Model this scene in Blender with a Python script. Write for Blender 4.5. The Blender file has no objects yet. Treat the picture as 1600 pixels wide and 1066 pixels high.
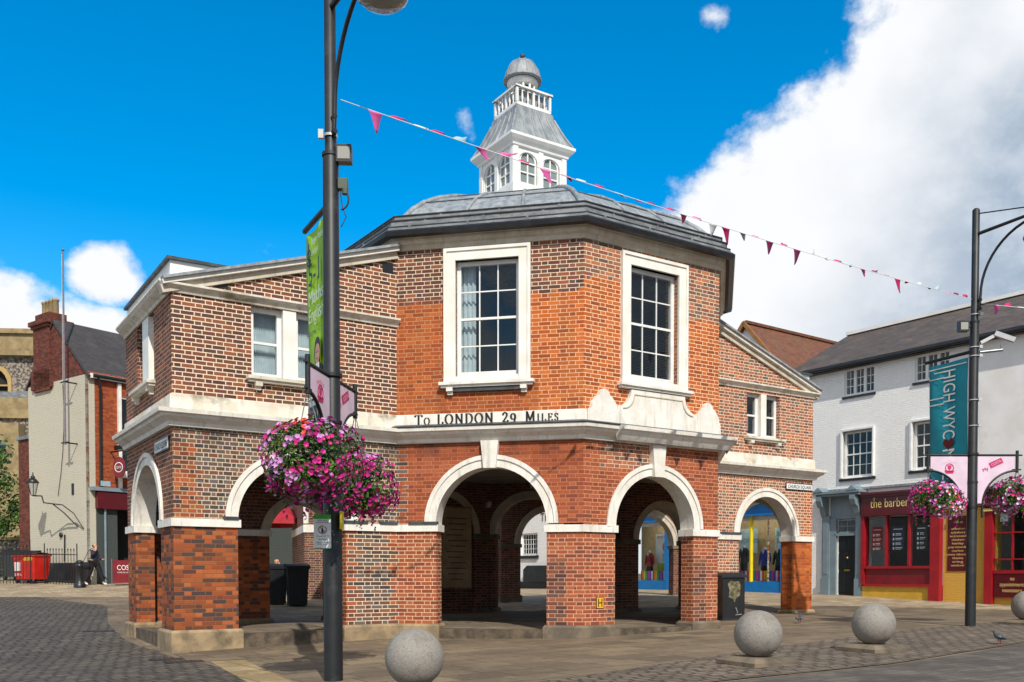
import bpy, bmesh, math, random
from math import sin, cos, pi, radians, sqrt, atan2
from mathutils import Vector, Matrix
from mathutils.geometry import tessellate_polygon
random.seed(7)
S = bpy.context.scene
COL = S.collection
# ------------------------------------------------------------------ camera
cd = bpy.data.cameras.new('camera'); cam = bpy.data.objects.new('camera', cd); COL.objects.link(cam)
cam.location = (0, 0, 1.34); cam.rotation_euler = (radians(90 - 1.653), 0, 0)
cd.sensor_width = 36; cd.lens = 1457.6 / 1600 * 36; cd.shift_y = (937.4 - 533) / 1600
cd.clip_start = .1; cd.clip_end = 2000
S.camera = cam
# ------------------------------------------------------------------ exposure, sun, sky
S.view_settings.view_transform = 'Standard'; S.view_settings.look = 'None'
S.view_settings.exposure = 0.25; S.view_settings.gamma = 1
SUN_EL, SUN_DIR = radians(42), Vector((.265, -.964, 0)).normalized()
sd = bpy.data.lights.new('sun', 'SUN'); sd.energy = 3.9; sd.angle = radians(.53); sd.color = (1, .94, .84)
sun = bpy.data.objects.new('sun', sd); COL.objects.link(sun)
sv = Vector((SUN_DIR.x * cos(SUN_EL), SUN_DIR.y * cos(SUN_EL), sin(SUN_EL)))
sun.rotation_euler = sv.to_track_quat('Z', 'Y').to_euler(); sun.location = (10, -20, 30)

class NT:
    """small helper for node graphs"""
    def __init__(s, tree): s.t = tree; s.n = tree.nodes; s.l = tree.links
    def new(s, typ, **kw):
        nd = s.n.new(typ)
        for k, v in kw.items(): setattr(nd, k, v)
        return nd
    def put(s, sock, v):
        if v is None: return
        if isinstance(v, (int, float)): sock.default_value = v
        elif isinstance(v, (tuple, list)):
            sock.default_value = tuple(v) if len(v) == len(sock.default_value) else tuple(v) + (1,)
        else: s.l.new(v, sock)
    def m(s, op, a, b=None, c=None, clamp=False):
        nd = s.new('ShaderNodeMath', operation=op); nd.use_clamp = clamp
        for i, v in enumerate((a, b, c)): s.put(nd.inputs[i], v)
        return nd.outputs[0]
    def mix(s, f, a, b, mode='MIX'):
        nd = s.new('ShaderNodeMix', data_type='RGBA', blend_type=mode)
        s.put(nd.inputs[0], f); s.put(nd.inputs[6], a); s.put(nd.inputs[7], b); return nd.outputs[2]
    def noise(s, vec, scale, detail=4, rough=.55, out=0, w=None):
        nd = s.new('ShaderNodeTexNoise')
        nd.inputs['Scale'].default_value = scale; nd.inputs['Detail'].default_value = detail; nd.inputs['Roughness'].default_value = rough
        if vec is not None: s.l.new(vec, nd.inputs['Vector'])
        return nd.outputs[out]
    def ramp(s, f, stops, interp='LINEAR'):
        nd = s.new('ShaderNodeValToRGB'); r = nd.color_ramp; r.interpolation = interp
        while len(r.elements) > 1: r.elements.remove(r.elements[-1])
        for i, (p, c) in enumerate(stops):
            e = r.elements[0] if i == 0 else r.elements.new(p)
            e.position = p; e.color = tuple(c) + (1,) if len(c) == 3 else c
        s.put(nd.inputs[0], f); return nd.outputs[0]
    def comb(s, x, y, z=0.):
        nd = s.new('ShaderNodeCombineXYZ')
        for i, v in enumerate((x, y, z)): s.put(nd.inputs[i], v)
        return nd.outputs[0]
    def sep(s, v):
        nd = s.new('ShaderNodeSeparateXYZ'); s.l.new(v, nd.inputs[0]); return nd.outputs
    def vm(s, op, a, b):
        nd = s.new('ShaderNodeVectorMath', operation=op); s.put(nd.inputs[0], a); s.put(nd.inputs[1], b); return nd.outputs[0]
    def sstep(s, x, a, b):
        nd = s.new('ShaderNodeMapRange', interpolation_type='SMOOTHSTEP')
        s.put(nd.inputs[0], x); s.put(nd.inputs[1], a); s.put(nd.inputs[2], b); s.put(nd.inputs[3], 0.); s.put(nd.inputs[4], 1.); return nd.outputs[0]

def make_world():
    w = bpy.data.worlds.new('World'); S.world = w; w.use_nodes = True
    t = NT(w.node_tree); t.n.clear()
    sky = t.new('ShaderNodeTexSky', sky_type='NISHITA'); sky.sun_disc = False
    sky.sun_elevation = SUN_EL; sky.sun_rotation = atan2(SUN_DIR.x, SUN_DIR.y)
    sky.air_density = 1.0; sky.dust_density = .6; sky.ozone_density = 3.2
    hs = t.new('ShaderNodeHueSaturation'); hs.inputs['Saturation'].default_value = 1.5; hs.inputs['Value'].default_value = 1.5
    hs.inputs['Hue'].default_value = .492
    t.l.new(sky.outputs[0], hs.inputs['Color'])
    d = t.new('ShaderNodeTexCoord').outputs['Generated']
    x, y, z = t.sep(d)
    az = t.m('MULTIPLY', t.m('ARCTAN2', x, y), 57.2958); el = t.m('MULTIPLY', t.m('ARCSINE', z), 57.2958)
    v = t.comb(az, t.m('MULTIPLY', el, 1.25), 0.)
    n1 = t.noise(v, .075, 9, .62); n2 = t.noise(v, .33, 8, .6)
    fb = t.m('ADD', t.m('MULTIPLY', t.m('SUBTRACT', n1, .5), 1.0), t.m('MULTIPLY', t.m('SUBTRACT', n2, .5), .55))
    # the big bank to the right: signed distance (degrees) to a sloping edge
    e0 = t.m('MULTIPLY', t.m('SUBTRACT', t.m('ADD', 21.0, t.m('MULTIPLY', t.m('SUBTRACT', az, 7.8), .5)), el), .9)
    e1 = t.m('MULTIPLY', t.m('SUBTRACT', az, t.m('ADD', 18.4, t.m('MULTIPLY', t.m('SUBTRACT', el, 26.4), .6))), .86)
    big = t.m('MULTIPLY', t.m('MINIMUM', t.m('MAXIMUM', e0, e1), t.m('MULTIPLY', t.m('SUBTRACT', az, 4.), 2.)), .17)
    dens = t.m('ADD', big, t.m('MULTIPLY', fb, 1.25))
    def blob(a, e, sa, se, k):
        q = t.m('ADD', t.m('POWER', t.m('DIVIDE', t.m('SUBTRACT', az, a), sa), 2), t.m('POWER', t.m('DIVIDE', t.m('SUBTRACT', el, e), se), 2))
        return t.m('SUBTRACT', k, q)
    for a, e, sa, se, k in ((-31.5, 12.6, 8.0, 3.8, .75), (-23.2, 16.2, 2.5, 2.2, .62), (-24, 12.5, 5, 3, .6), (-14.5, 18, 2.6, 2.0, .15),
                            (12., 29.8, 2.3, 1.6, .13), (-2.8, 25.2, 1.5, 2.6, .08), (-35, 9, 8, 4, .9), (-45, 22, 9, 7, .8)):
        dens = t.m('MAXIMUM', dens, t.m('ADD', t.m('MULTIPLY', blob(a, e, sa, se, k), .6), t.m('MULTIPLY', fb, 1.2)))
    back = t.sstep(t.m('ABSOLUTE', az), 55., 80.)  # unseen clouds behind the camera, added to whiten and lift the ambient light
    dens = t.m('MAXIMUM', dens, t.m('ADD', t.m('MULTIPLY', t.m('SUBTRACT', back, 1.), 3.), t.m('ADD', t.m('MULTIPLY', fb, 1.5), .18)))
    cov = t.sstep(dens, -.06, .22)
    # cloud tones: bright where thick tops face the sun, grey in the bellies
    n3 = t.noise(t.vm('ADD', v, (37., 11., 0.)), .055, 6, .5)
    belly = t.sstep(t.m('ADD', t.m('MULTIPLY', t.m('SUBTRACT', dens, .45), .5), t.m('MULTIPLY', t.m('SUBTRACT', n3, .5), 3.0)), .0, 1.0)
    right = t.sstep(az, 12., 32.)
    belly = t.m('MULTIPLY', belly, t.m('ADD', .30, t.m('MULTIPLY', right, .75)))
    ccol = t.mix(belly, (7.4, 7.5, 7.7), (2.7, 3.5, 4.5))
    wisp = t.mix(t.m('MULTIPLY', t.sstep(n2, .35, .7), .35), ccol, (7.8, 8.0, 8.3))
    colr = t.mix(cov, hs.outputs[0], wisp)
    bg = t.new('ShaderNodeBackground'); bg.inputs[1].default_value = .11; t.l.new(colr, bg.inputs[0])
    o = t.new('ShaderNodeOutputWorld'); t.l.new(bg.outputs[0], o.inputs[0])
make_world()
# ------------------------------------------------------------------ materials
def lin(h, k=1.):
    c = [int(h[i:i + 2], 16) / 255 for i in (0, 2, 4)]
    return tuple(k * (x / 12.92 if x <= .04045 else ((x + .055) / 1.055) ** 2.4) for x in c)
def base_mat(name):
    m = bpy.data.materials.new(name); m.use_nodes = True; t = NT(m.node_tree)
    p = next(n for n in t.n if n.type == 'BSDF_PRINCIPLED'); return m, t, p
def mat(name, c1, c2=None, scale=6, rough=.65, bump=0., metal=0., stretch=(1, 1, 1), c3=None, s3=.7, lo=.35, hi=.65, bscale=None, spec=.5, coat=0.):
    m, t, p = base_mat(name)
    co = t.new('ShaderNodeTexCoord').outputs['Object']
    mp = t.new('ShaderNodeMapping'); t.l.new(co, mp.inputs[0]); mp.inputs['Scale'].default_value = stretch
    c2 = c2 or tuple(x * .82 for x in c1)
    n = t.noise(mp.outputs[0], scale, 6)
    c = t.mix(t.sstep(n, lo, hi), c1, c2)
    if name in ('painted_stone', 'stained_stone', 'cream_frieze'):
        k = t.noise(t.vm('MULTIPLY', co, (9., 9., .9)), 1., 5, .6); c = t.mix(t.m('MULTIPLY', t.sstep(k, .52, .7), .3), c, lin('8a8272', .7))
        sp = t.noise(co, 38, 4); c = t.mix(t.m('MULTIPLY', t.sstep(sp, .62, .7), .35), c, lin('6c6454', .7))
    if name == 'granite': c = t.mix(t.m('MULTIPLY', t.sstep(t.noise(co, 5.5, 7, .65), .5, .66), .4), c, lin('6a6354', .7)); c = t.mix(t.sstep(t.noise(co, 60, 2), .66, .7), c, lin('3c382f', .6))
    if c3: c = t.mix(t.m('MULTIPLY', t.sstep(t.noise(mp.outputs[0], scale * .37 + .3, 7, .65), .52, .68), s3), c, c3)
    t.l.new(c, p.inputs['Base Color'])
    p.inputs['Roughness'].default_value = rough; p.inputs['Metallic'].default_value = metal
    p.inputs['Specular IOR Level'].default_value = spec
    p.inputs['Coat Weight'].default_value = coat
    if bump:
        b = t.new('ShaderNodeBump'); b.inputs['Strength'].default_value = bump; b.inputs['Distance'].default_value = .02
        t.l.new(t.noise(co, bscale or scale * 4, 6), b.inputs['Height']); t.l.new(b.outputs[0], p.inputs['Normal'])
    return m
def brick(name, pal, mortar, pal2=None, mortar2=None, zones=(), mw=.012, h=.0735, per=.345, dirt=.35, header_dark=0., wob=.005, zfeather=.1, paint=None, dull=(), soot=False):
    """Flemish-bond brick from the UV map (metres). zones: boxes (u0,u1,v0,v1) where the second palette is laid."""
    m, t, p = base_mat(name)
    uv0 = t.new('ShaderNodeUVMap').outputs[0]
    nz = t.noise(uv0, 9, 3, out=1)
    uv = t.vm('ADD', uv0, t.vm('MULTIPLY', t.vm('SUBTRACT', nz, (.5, .5, .5)), (wob * 2.2, wob * 2, 0)))
    u, v, _ = t.sep(uv)
    vh = t.m('DIVIDE', v, h); row = t.m('FLOOR', vh); fz = t.m('FRACT', vh)
    wr = t.new('ShaderNodeTexWhiteNoise', noise_dimensions='1D'); t.l.new(row, wr.inputs['W'])
    s = t.m('ADD', t.m('ADD', t.m('DIVIDE', u, per), t.m('MULTIPLY', row, .5)), t.m('MULTIPLY', wr.outputs[0], .08))
    cell = t.m('FLOOR', s); fs = t.m('FRACT', s)
    isH = t.m('GREATER_THAN', fs, .66); notH = t.m('SUBTRACT', 1., isH)
    es = t.m('MINIMUM', fs, t.m('SUBTRACT', .66, fs)); eh = t.m('MINIMUM', t.m('SUBTRACT', fs, .66), t.m('SUBTRACT', 1., fs))
    e = t.m('MULTIPLY', t.m('ADD', t.m('MULTIPLY', es, notH), t.m('MULTIPLY', eh, isH)), per)
    ez = t.m('MULTIPLY', t.m('MINIMUM', fz, t.m('SUBTRACT', 1., fz)), h)
    d = t.m('MINIMUM', e, ez)
    mo = t.m('SUBTRACT', 1., t.sstep(d, mw * .5 - .002, mw * .5 + .0025))
    cid = t.m('ADD', t.m('MULTIPLY', cell, 2), isH)
    wn = t.new('ShaderNodeTexWhiteNoise', noise_dimensions='2D'); t.l.new(t.comb(cid, row), wn.inputs['Vector'])
    rnd = t.m('ADD', wn.outputs[0], t.m('MULTIPLY', isH, header_dark), clamp=True)
    def pr(pl): return t.ramp(rnd, [(i / len(pl), c) for i, c in enumerate(pl)], 'CONSTANT')
    c = pr(pal); mc = t.mix(0., mortar, mortar)
    if pal2:
        un = t.noise(uv0, 1.6, 4)
        rv = t.m('MULTIPLY', t.m('ADD', row, .5), h); cu = t.m('MULTIPLY', t.m('SUBTRACT', t.m('ADD', t.m('ADD', cell, t.m('MULTIPLY', isH, .83)), .3), t.m('MULTIPLY', row, .5)), per)
        dv = t.m('MULTIPLY', t.m('SUBTRACT', un, .5), zfeather * 3)
        mask = None
        for (u0, u1, v0, v1) in zones:
            a = t.m('MULTIPLY', t.m('GREATER_THAN', t.m('ADD', cu, dv), u0), t.m('LESS_THAN', t.m('ADD', cu, dv), u1))
            b = t.m('MULTIPLY', t.m('GREATER_THAN', t.m('ADD', rv, dv), v0), t.m('LESS_THAN', t.m('ADD', rv, dv), v1))
            k = t.m('MULTIPLY', a, b); mask = k if mask is None else t.m('MAXIMUM', mask, k)
        c = t.mix(mask, c, pr(pal2)); mc = t.mix(mask, mortar, mortar2 or mortar)
    for (u0, u1, v0, v1) in dull:
        dn = t.m('MULTIPLY', t.m('SUBTRACT', t.noise(uv0, 2.2, 4), .5), .3); ua = t.m('ADD', u, dn); va = t.m('ADD', v, dn)
        k = t.m('MULTIPLY', t.m('MULTIPLY', t.sstep(ua, u0 - .02, u0 + .02), t.m('SUBTRACT', 1., t.sstep(ua, u1 - .02, u1 + .02))), t.m('MULTIPLY', t.sstep(va, v0 - .03, v0 + .03), t.m('SUBTRACT', 1., t.sstep(va, v1 - .03, v1 + .03))))
        mc = t.mix(t.m('MULTIPLY', k, .55), mc, lin('a45c34', .8)); c = t.mix(t.m('MULTIPLY', k, .3), c, lin('94482a', .8))
    # tone within each brick and slow staining
    c = t.mix(t.m('MULTIPLY', t.sstep(t.noise(uv0, 55, 4), .3, .75), .26), c, (.03, .02, .016), 'MIX')
    mc = t.mix(t.sstep(t.noise(uv0, 26, 3), .5, .75), mc, t.mix(.45, mc, (.09, .06, .05)))
    col = t.mix(mo, c, mc)
    st = t.sstep(t.noise(t.vm('MULTIPLY', uv0, (1.3, .55, 1)), 1.1, 6, .6), .45, .8)
    col = t.mix(t.m('MULTIPLY', st, dirt), col, (.055, .036, .03))
    if soot: col = t.mix(t.m('MULTIPLY', t.m('MULTIPLY', t.sstep(v, 3.35, 3.8), t.sstep(t.noise(t.vm('MULTIPLY', uv0, (1.6, .7, 1)), 1.3, 5), .42, .62)), .6), col, (.035, .026, .024))
    if paint: col = t.mix(t.m('MULTIPLY', t.noise(uv0, 3, 6), .12), t.mix(.1, paint, col), lin('6b6455'))
    t.l.new(col, p.inputs['Base Color']); p.inputs['Roughness'].default_value = .88; p.inputs['Specular IOR Level'].default_value = .25
    b = t.new('ShaderNodeBump'); b.inputs['Strength'].default_value = .55 if not paint else .8; b.inputs['Distance'].default_value = .012 if not paint else .018
    hh = t.m('ADD', t.m('MULTIPLY', t.m('SUBTRACT', 1., mo), .7), t.m('MULTIPLY', t.noise(uv0, 70, 4), .45))
    t.l.new(hh, b.inputs['Height']); t.l.new(b.outputs[0], p.inputs['Normal'])
    return m
DK = [lin(x, .92) for x in ('74483c', '6a4036', '85503f', '5e403a', '7a4a3c', '6b4a42', '93593f', '604440', '7c4c3c', '705046', '9c5c40', '583a36')]
GY = [lin(x, .9) for x in ('6f5a50', '5c4a44', '84685a', '4b4442', '7b5142', '665c58', '8f6049', '574c4a', '83503f', '716761')]
OR = [lin(x, .92) for x in ('c2662f', 'b45a25', 'cc6c33', 'ac562a', 'c66628', 'b85f33', 'a8522a', 'd0743a', 'b4602f', 'c06a34', '94502f')]
OQ = [lin(x, .88) for x in ('b25c32', '98502f', 'b8643a', '644038', '8c4a32', 'a4552f', '544040', 'bc6a3e', '7a4634', '9c5232', 'ae5c34', '5a4642')]
RD = [lin(x, .9) for x in ('ad5a3a', '9e5034', 'b4633e', '944c34', 'aa583c', 'a05638', '88493a', 'b06545')]
PK = [lin(x, .92) for x in ('b26a4c', '9a6048', '8a6656', 'bd7450', '7b6054', 'a86a52', '93584a', '6c5850', 'c07a54', '887062')]
CREAM = lin('efdabd', .9); MUD = lin('9a7350', .8); PALE = lin('f0d8bd', .9)
M = {}
M['bk_dark'] = brick('dark_brick', DK, CREAM, mw=.0155, dirt=.15)
M['bk_endup'] = brick('end_brick', DK, lin('d9b595', .7), mw=.012, dirt=.25)
M['bk_arcade'] = brick('grey_header_brick', GY, lin('e2d0b6', .8), OQ, lin('d8b898', .7), zones=((-.5, .42, 2.2, 3.55),), mw=.0135, per=.24, dirt=.22, soot=True)
M['bk_pier_l'] = brick('orange_pier_brick', OQ, lin('9c6f48', .7), mw=.009, dirt=.25)
M['bk_pier_m'] = brick('mixed_pier_brick', RD, lin('edc7a2', .85), GY, CREAM, zones=((.2, .98, .3, 2.2),), mw=.0125, dirt=.25)
M['bk_pier_ab'] = brick('red_pier_brick', RD, lin('ecc4a0', .8), DK, lin('d8b090', .7), zones=((.0, .42, .3, 1.65), (1.35, 2.6, .3, 1.2)), mw=.0105, dirt=.25)
M['bk_A_up'] = brick('octagon_brick_left', DK, CREAM, OR, lin('f0bb90', .88), zones=((-.6, 6, 4., 6.42), (1.9, 6, 4., 6.5)), mw=.0125, dirt=.2, dull=((-.6, .98, 4., 6.5), (.8, 2.75, 4., 4.86)))
M['bk_B_up'] = brick('octagon_brick_right', PK, CREAM, OR, lin('f8cfa8', .92), zones=((-.6, .95, 4., 6.75), (2.4, 6, 4., 6.35), (.5, 2.6, 4., 6.)), mw=.012, dirt=.1)
M['bk_A_low'] = brick('red_arcade_brick', RD, lin('d98f66', .75), GY, CREAM, zones=((-1, .12, 2., 4.),), mw=.010, dirt=.3, dull=((2.6, 6, 3.3, 4.), (-1, 3, 3.5, 4.)), soot=True)
M['bk_B_low'] = brick('red_arcade_brick_right', RD, lin('e2a37c', .8), PK, PALE, zones=((.55, 1.7, 3.3, 4.), ), mw=.0105, dirt=.2, soot=True)
M['bk_R_up'] = brick('pink_brick', PK, PALE, mw=.0135, dirt=.1)
M['bk_R_low'] = brick('pink_header_brick', PK, PALE, OR, PALE, zones=((3.5, 5, 2.2, 4.),), mw=.014, per=.24, dirt=.1)
M['bk_pier_r'] = brick('right_pier_brick', OR, lin('c07a48', .8), mw=.008, dirt=.1)
M['bk_in'] = brick('inner_brick', [lin(x, 1.5) for x in ('5e3830', '4f322d', '6e4034', '452f2c')], lin('a08a74', .9), mw=.011, dirt=.25)
M['bk_house'] = brick('orange_house_brick', [lin(x, .85) for x in ('b4552e', 'a34a28', 'bd6236', '94432a', 'ab5030')], lin('a06a4a', .7), mw=.008, dirt=.25)
M['bk_house2'] = brick('brown_house_brick', [lin(x, .8) for x in ('7b4032', '6c382e', '84483a', '5c342c')], lin('7a5848', .7), mw=.008, dirt=.3)
M['bk_cream'] = brick('cream_painted_brick', [lin(x) for x in ('d8cfb0', 'd2c8a8', 'd5ccae')], lin('b4aa8c'), mw=.010, dirt=.1, paint=lin('d0cab8', .84))
M['bk_white'] = brick('white_painted_brick', [lin(x) for x in ('e8e8ea', 'dedee2', 'e4e4e6')], lin('c2c2c6'), mw=.014, dirt=.06, paint=lin('fbfaf6', .93), wob=.009)
M['bk_yellow'] = brick('yellow_painted_brick', [lin(x) for x in ('e0b04c', 'dcab48')], lin('b98e38'), mw=.009, dirt=.06, paint=lin('dcab4c', .88))
M['bk_teal'] = brick('grey_painted_brick', [lin(x) for x in ('4a5252', '454d4d')], lin('383e3e'), mw=.009, dirt=.1, paint=lin('4a5251', .8))
M['stone'] = mat('painted_stone', lin('f0ece4', .88), lin('e4dfd4', .87), 4, .8, .25, c3=lin('b8aa92', .8), s3=.28, stretch=(1, 1, .7))
M['stone2'] = mat('stained_stone', lin('eae5da', .86), lin('d8cfbc', .84), 3, .85, .3, c3=lin('8c7d5c', .7), s3=.85, stretch=(1, 1, 1.6))
M['plinth'] = mat('sandstone', lin('b59c78', .75), lin('8c7a60', .75), 3, .9, .5, c3=lin('4f4a3c', .7), s3=.75)
M['plinth2'] = mat('grey_sandstone', lin('8f7f6a', .7), lin('6e6356', .7), 3, .9, .5, c3=lin('4c4438', .7), s3=.6)
M['step'] = mat('worn_step', lin('7a6a56', .7), lin('52483c', .7), 5, .9, .7, c3=lin('3c352c', .7), s3=.6)
M['cream'] = mat('cream_paint', lin('f3f0e8', .88), lin('e8e4d9', .87), 3, .5, .08)
M['frieze'] = mat('cream_frieze', lin('ddd3c2', .8), lin('c6baa4', .8), 3, .7, .1, c3=lin('8f8166', .7), s3=.4)
M['white'] = mat('white_paint', lin('f2f2f0', .88), lin('e6e6e4', .87), 4, .5, .05)
M['render'] = mat('white_render', lin('f3f1ee', .88), lin('e9e5e0', .87), 1.2, .85, .2, c3=lin('c8bfae', .85), s3=.35)
M['lead'] = mat('lead_sheet', lin('a0a5a8', .82), lin('7e858a', .82), 3, .5, .15, stretch=(3, 3, .5), c3=lin('c2c6c8', .8), s3=.5)
M['lead_dark'] = mat('weathered_lead', lin('888c90', .8), lin('666a6e', .8), 4, .55, .25, stretch=(1, 1, 3), c3=lin('b0b2b0', .85), s3=.5)
M['lead_edge'] = mat('lead_flashing', lin('4c5257', .8), lin('33383c', .8), 5, .5, .2)
M['gutter'] = mat('black_gutter', lin('24262a', .8), lin('18191c', .8), 5, .45)
M['black'] = mat('black_paint', lin('202226', .7), lin('17181b', .7), 7, .4, .05)
M['post'] = mat('post_paint', lin('22262a', .6), lin('181b1e', .6), 5, .5, .06, c3=lin('5c6064', .7), s3=.25)
M['slate'] = None
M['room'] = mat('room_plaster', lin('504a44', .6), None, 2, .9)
M['ceil'] = mat('soffit_plaster', lin('c8c0b2', .8), lin('aaa294', .8), 2, .9)
M['curtain'] = mat('pale_curtain', lin('e8f0f2', .9), lin('d4e0e4', .9), 5, .9)
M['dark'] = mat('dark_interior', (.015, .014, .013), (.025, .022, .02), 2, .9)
M['granite'] = mat('granite', lin('aaa49c', .72), lin('8f8981', .7), 90, .75, .3, c3=lin('77705f', .7), s3=.45, lo=.3, hi=.7, bscale=60)
M['maroon'] = mat('maroon_paint', lin('8c1a24', .75), lin('7a1620', .75), 3, .35)
M['dmaroon'] = mat('dark_maroon_paint', lin('64121e', .75), lin('581019', .75), 3, .3)
M['red'] = mat('red_paint', lin('ac1c26', .78), lin('9c1822', .78), 3, .35)
M['brightred'] = mat('red_plastic', lin('d8281c', .8), lin('c4241a', .8), 3, .4)
M['blue'] = mat('blue_paint', lin('0f80cc', .8), lin('0d76be', .8), 3, .35)
M['yellow'] = mat('yellow_paint', lin('f6de12', .85), None, 3, .4)
M['gold'] = mat('gold_lettering', lin('f2d98c', .85), None, 3, .4)
M['greyblue'] = mat('greyblue_paint', lin('8496a0', .8), lin('7a8c96', .8), 3, .45, .05)
M['teal'] = mat('teal_cloth', lin('10a0b4', .8), lin('0e92a8', .8), 2, .7)
M['green'] = mat('lime_cloth', lin('a0d21c', .82), lin('94c618', .82), 2, .7)
M['pink'] = mat('pale_pink_panel', lin('ead0e2', .85), None, 2, .5)
M['magenta'] = mat('magenta', lin('d6246c', .8), None, 2, .6)
M['navy'] = mat('navy', lin('1c2450', .7), None, 2, .6)
M['chrome'] = mat('grey_metal', lin('9aa0a4', .8), None, 4, .35, metal=.6)
M['silver'] = mat('aluminium', lin('d0d2d4', .8), None, 4, .4, metal=.3)
M['paperw'] = mat('white_paper', lin('eef0ee', .85), None, 2, .7)
M['ink'] = mat('ink', lin('24241f', .7), None, 2, .7)
M['skin'] = mat('skin', lin('dda88a', .8), lin('cf9678', .8), 12, .55)
M['hair'] = mat('dark_hair', lin('22181a', .7), None, 30, .5, .3)
M['blonde'] = mat('fair_hair', lin('c49860', .8), None, 30, .5, .3)
M['cloth_navy'] = mat('dark_jacket', lin('2c3044', .7), lin('22263a', .7), 14, .85, .1)
M['cloth_black'] = mat('black_cloth', lin('1a1b20', .7), None, 14, .9, .1)
M['leaf'] = mat('leaf_green', lin('5f8a30', .7), lin('34561e', .7), 2.5, .55, spec=.3)
M['leaf2'] = mat('dark_leaf', lin('4c6a28', .65), lin('2c4418', .65), 1.2, .6, spec=.3)
M['bark'] = mat('bark', lin('5c4c3c', .7), lin('41362c', .7), 10, .9, .6, stretch=(1, 1, .3))
for k, h in dict(f_mag='bc1084', f_pink='dc1c84', f_lilac='d090d0', f_red='ee4a2c', f_deep='8a0c58', f_white='f0dcec').items():
    M[k] = mat('petal_' + k[2:], lin(h, .85), lin(h, .7), 8, .6)

def tile_mat(name, c1, c2, c3, h=.14, w=.22):
    """rows of slates / tiles laid by the UV map (metres)"""
    m, t, p = base_mat(name)
    uv = t.new('ShaderNodeUVMap').outputs[0]; u, v, _ = t.sep(uv)
    vh = t.m('DIVIDE', v, h); row = t.m('FLOOR', vh); fz = t.m('FRACT', vh)
    s = t.m('ADD', t.m('DIVIDE', u, w), t.m('MULTIPLY', row, .5)); cell = t.m('FLOOR', s); fs = t.m('FRACT', s)
    wn = t.new('ShaderNodeTexWhiteNoise', noise_dimensions='2D'); t.l.new(t.comb(cell, row), wn.inputs['Vector'])
    c = t.mix(wn.outputs[0], c1, c2); c = t.mix(t.sstep(t.noise(uv, 1.3, 6), .5, .75), c, c3)
    edge = t.m('MAXIMUM', t.m('LESS_THAN', fz, .1), t.m('LESS_THAN', fs, .05))
    c = t.mix(t.m('MULTIPLY', edge, .55), c, (.02, .018, .016))
    t.l.new(c, p.inputs['Base Color']); p.inputs['Roughness'].default_value = .75
    b = t.new('ShaderNodeBump'); b.inputs['Strength'].default_value = .8; b.inputs['Distance'].default_value = .02
    t.l.new(t.m('ADD', t.m('SUBTRACT', 1., fz), t.m('MULTIPLY', wn.outputs[0], .3)), b.inputs['Height']); t.l.new(b.outputs[0], p.inputs['Normal'])
    return m
M['slate'] = tile_mat('slate', lin('66584e', .75), lin('4e443e', .75), lin('7a6a5c', .75))
M['slate_dark'] = tile_mat('dark_slate', lin('4e4848', .7), lin('403c3c', .7), lin('5a5450', .7))
M['tile'] = tile_mat('clay_tile', lin('8a5438', .75), lin('6e442f', .75), lin('7a5c3c', .75), .11, .17)

def glass_mat(name, tint=(.02, .03, .035), a=.12, g=.9):
    m, t, p = base_mat(name); t.n.remove(p)
    o = next(n for n in t.n if n.type == 'OUTPUT_MATERIAL')
    tr = t.new('ShaderNodeBsdfTransparent'); tr.inputs[0].default_value = (.93, .96, .97, 1)
    df = t.new('ShaderNodeBsdfDiffuse'); df.inputs[0].default_value = tint + (1,)
    gl = t.new('ShaderNodeBsdfGlossy'); gl.inputs['Roughness'].default_value = .03; gl.inputs[0].default_value = (g, g, g, 1)
    co = t.new('ShaderNodeTexCoord').outputs['Object']
    b = t.new('ShaderNodeBump'); b.inputs['Strength'].default_value = .035; b.inputs['Distance'].default_value = .05
    t.l.new(t.noise(co, 1.7, 2), b.inputs['Height']); t.l.new(b.outputs[0], gl.inputs['Normal'])
    m1 = t.new('ShaderNodeMixShader'); m1.inputs[0].default_value = a; t.l.new(tr.outputs[0], m1.inputs[1]); t.l.new(df.outputs[0], m1.inputs[2])
    lw = t.new('ShaderNodeLayerWeight'); lw.inputs[0].default_value = .5
    fr = t.m('ADD', .024, t.m('MULTIPLY', t.m('POWER', lw.outputs['Facing'], 4.), .9))
    m2 = t.new('ShaderNodeMixShader'); t.l.new(fr, m2.inputs[0]); t.l.new(m1.outputs[0], m2.inputs[1]); t.l.new(gl.outputs[0], m2.inputs[2])
    t.l.new(m2.outputs[0], o.inputs[0]); return m
M['glass'] = glass_mat('window_glass'); M['shopglass'] = glass_mat('shop_glass', (.03, .03, .03), .03, .25)
M['glass_pale'] = glass_mat('pale_window_glass', (.32, .38, .38), .5)
M['lampglass'] = glass_mat('lamp_glass', (.5, .5, .45), .6)

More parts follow.
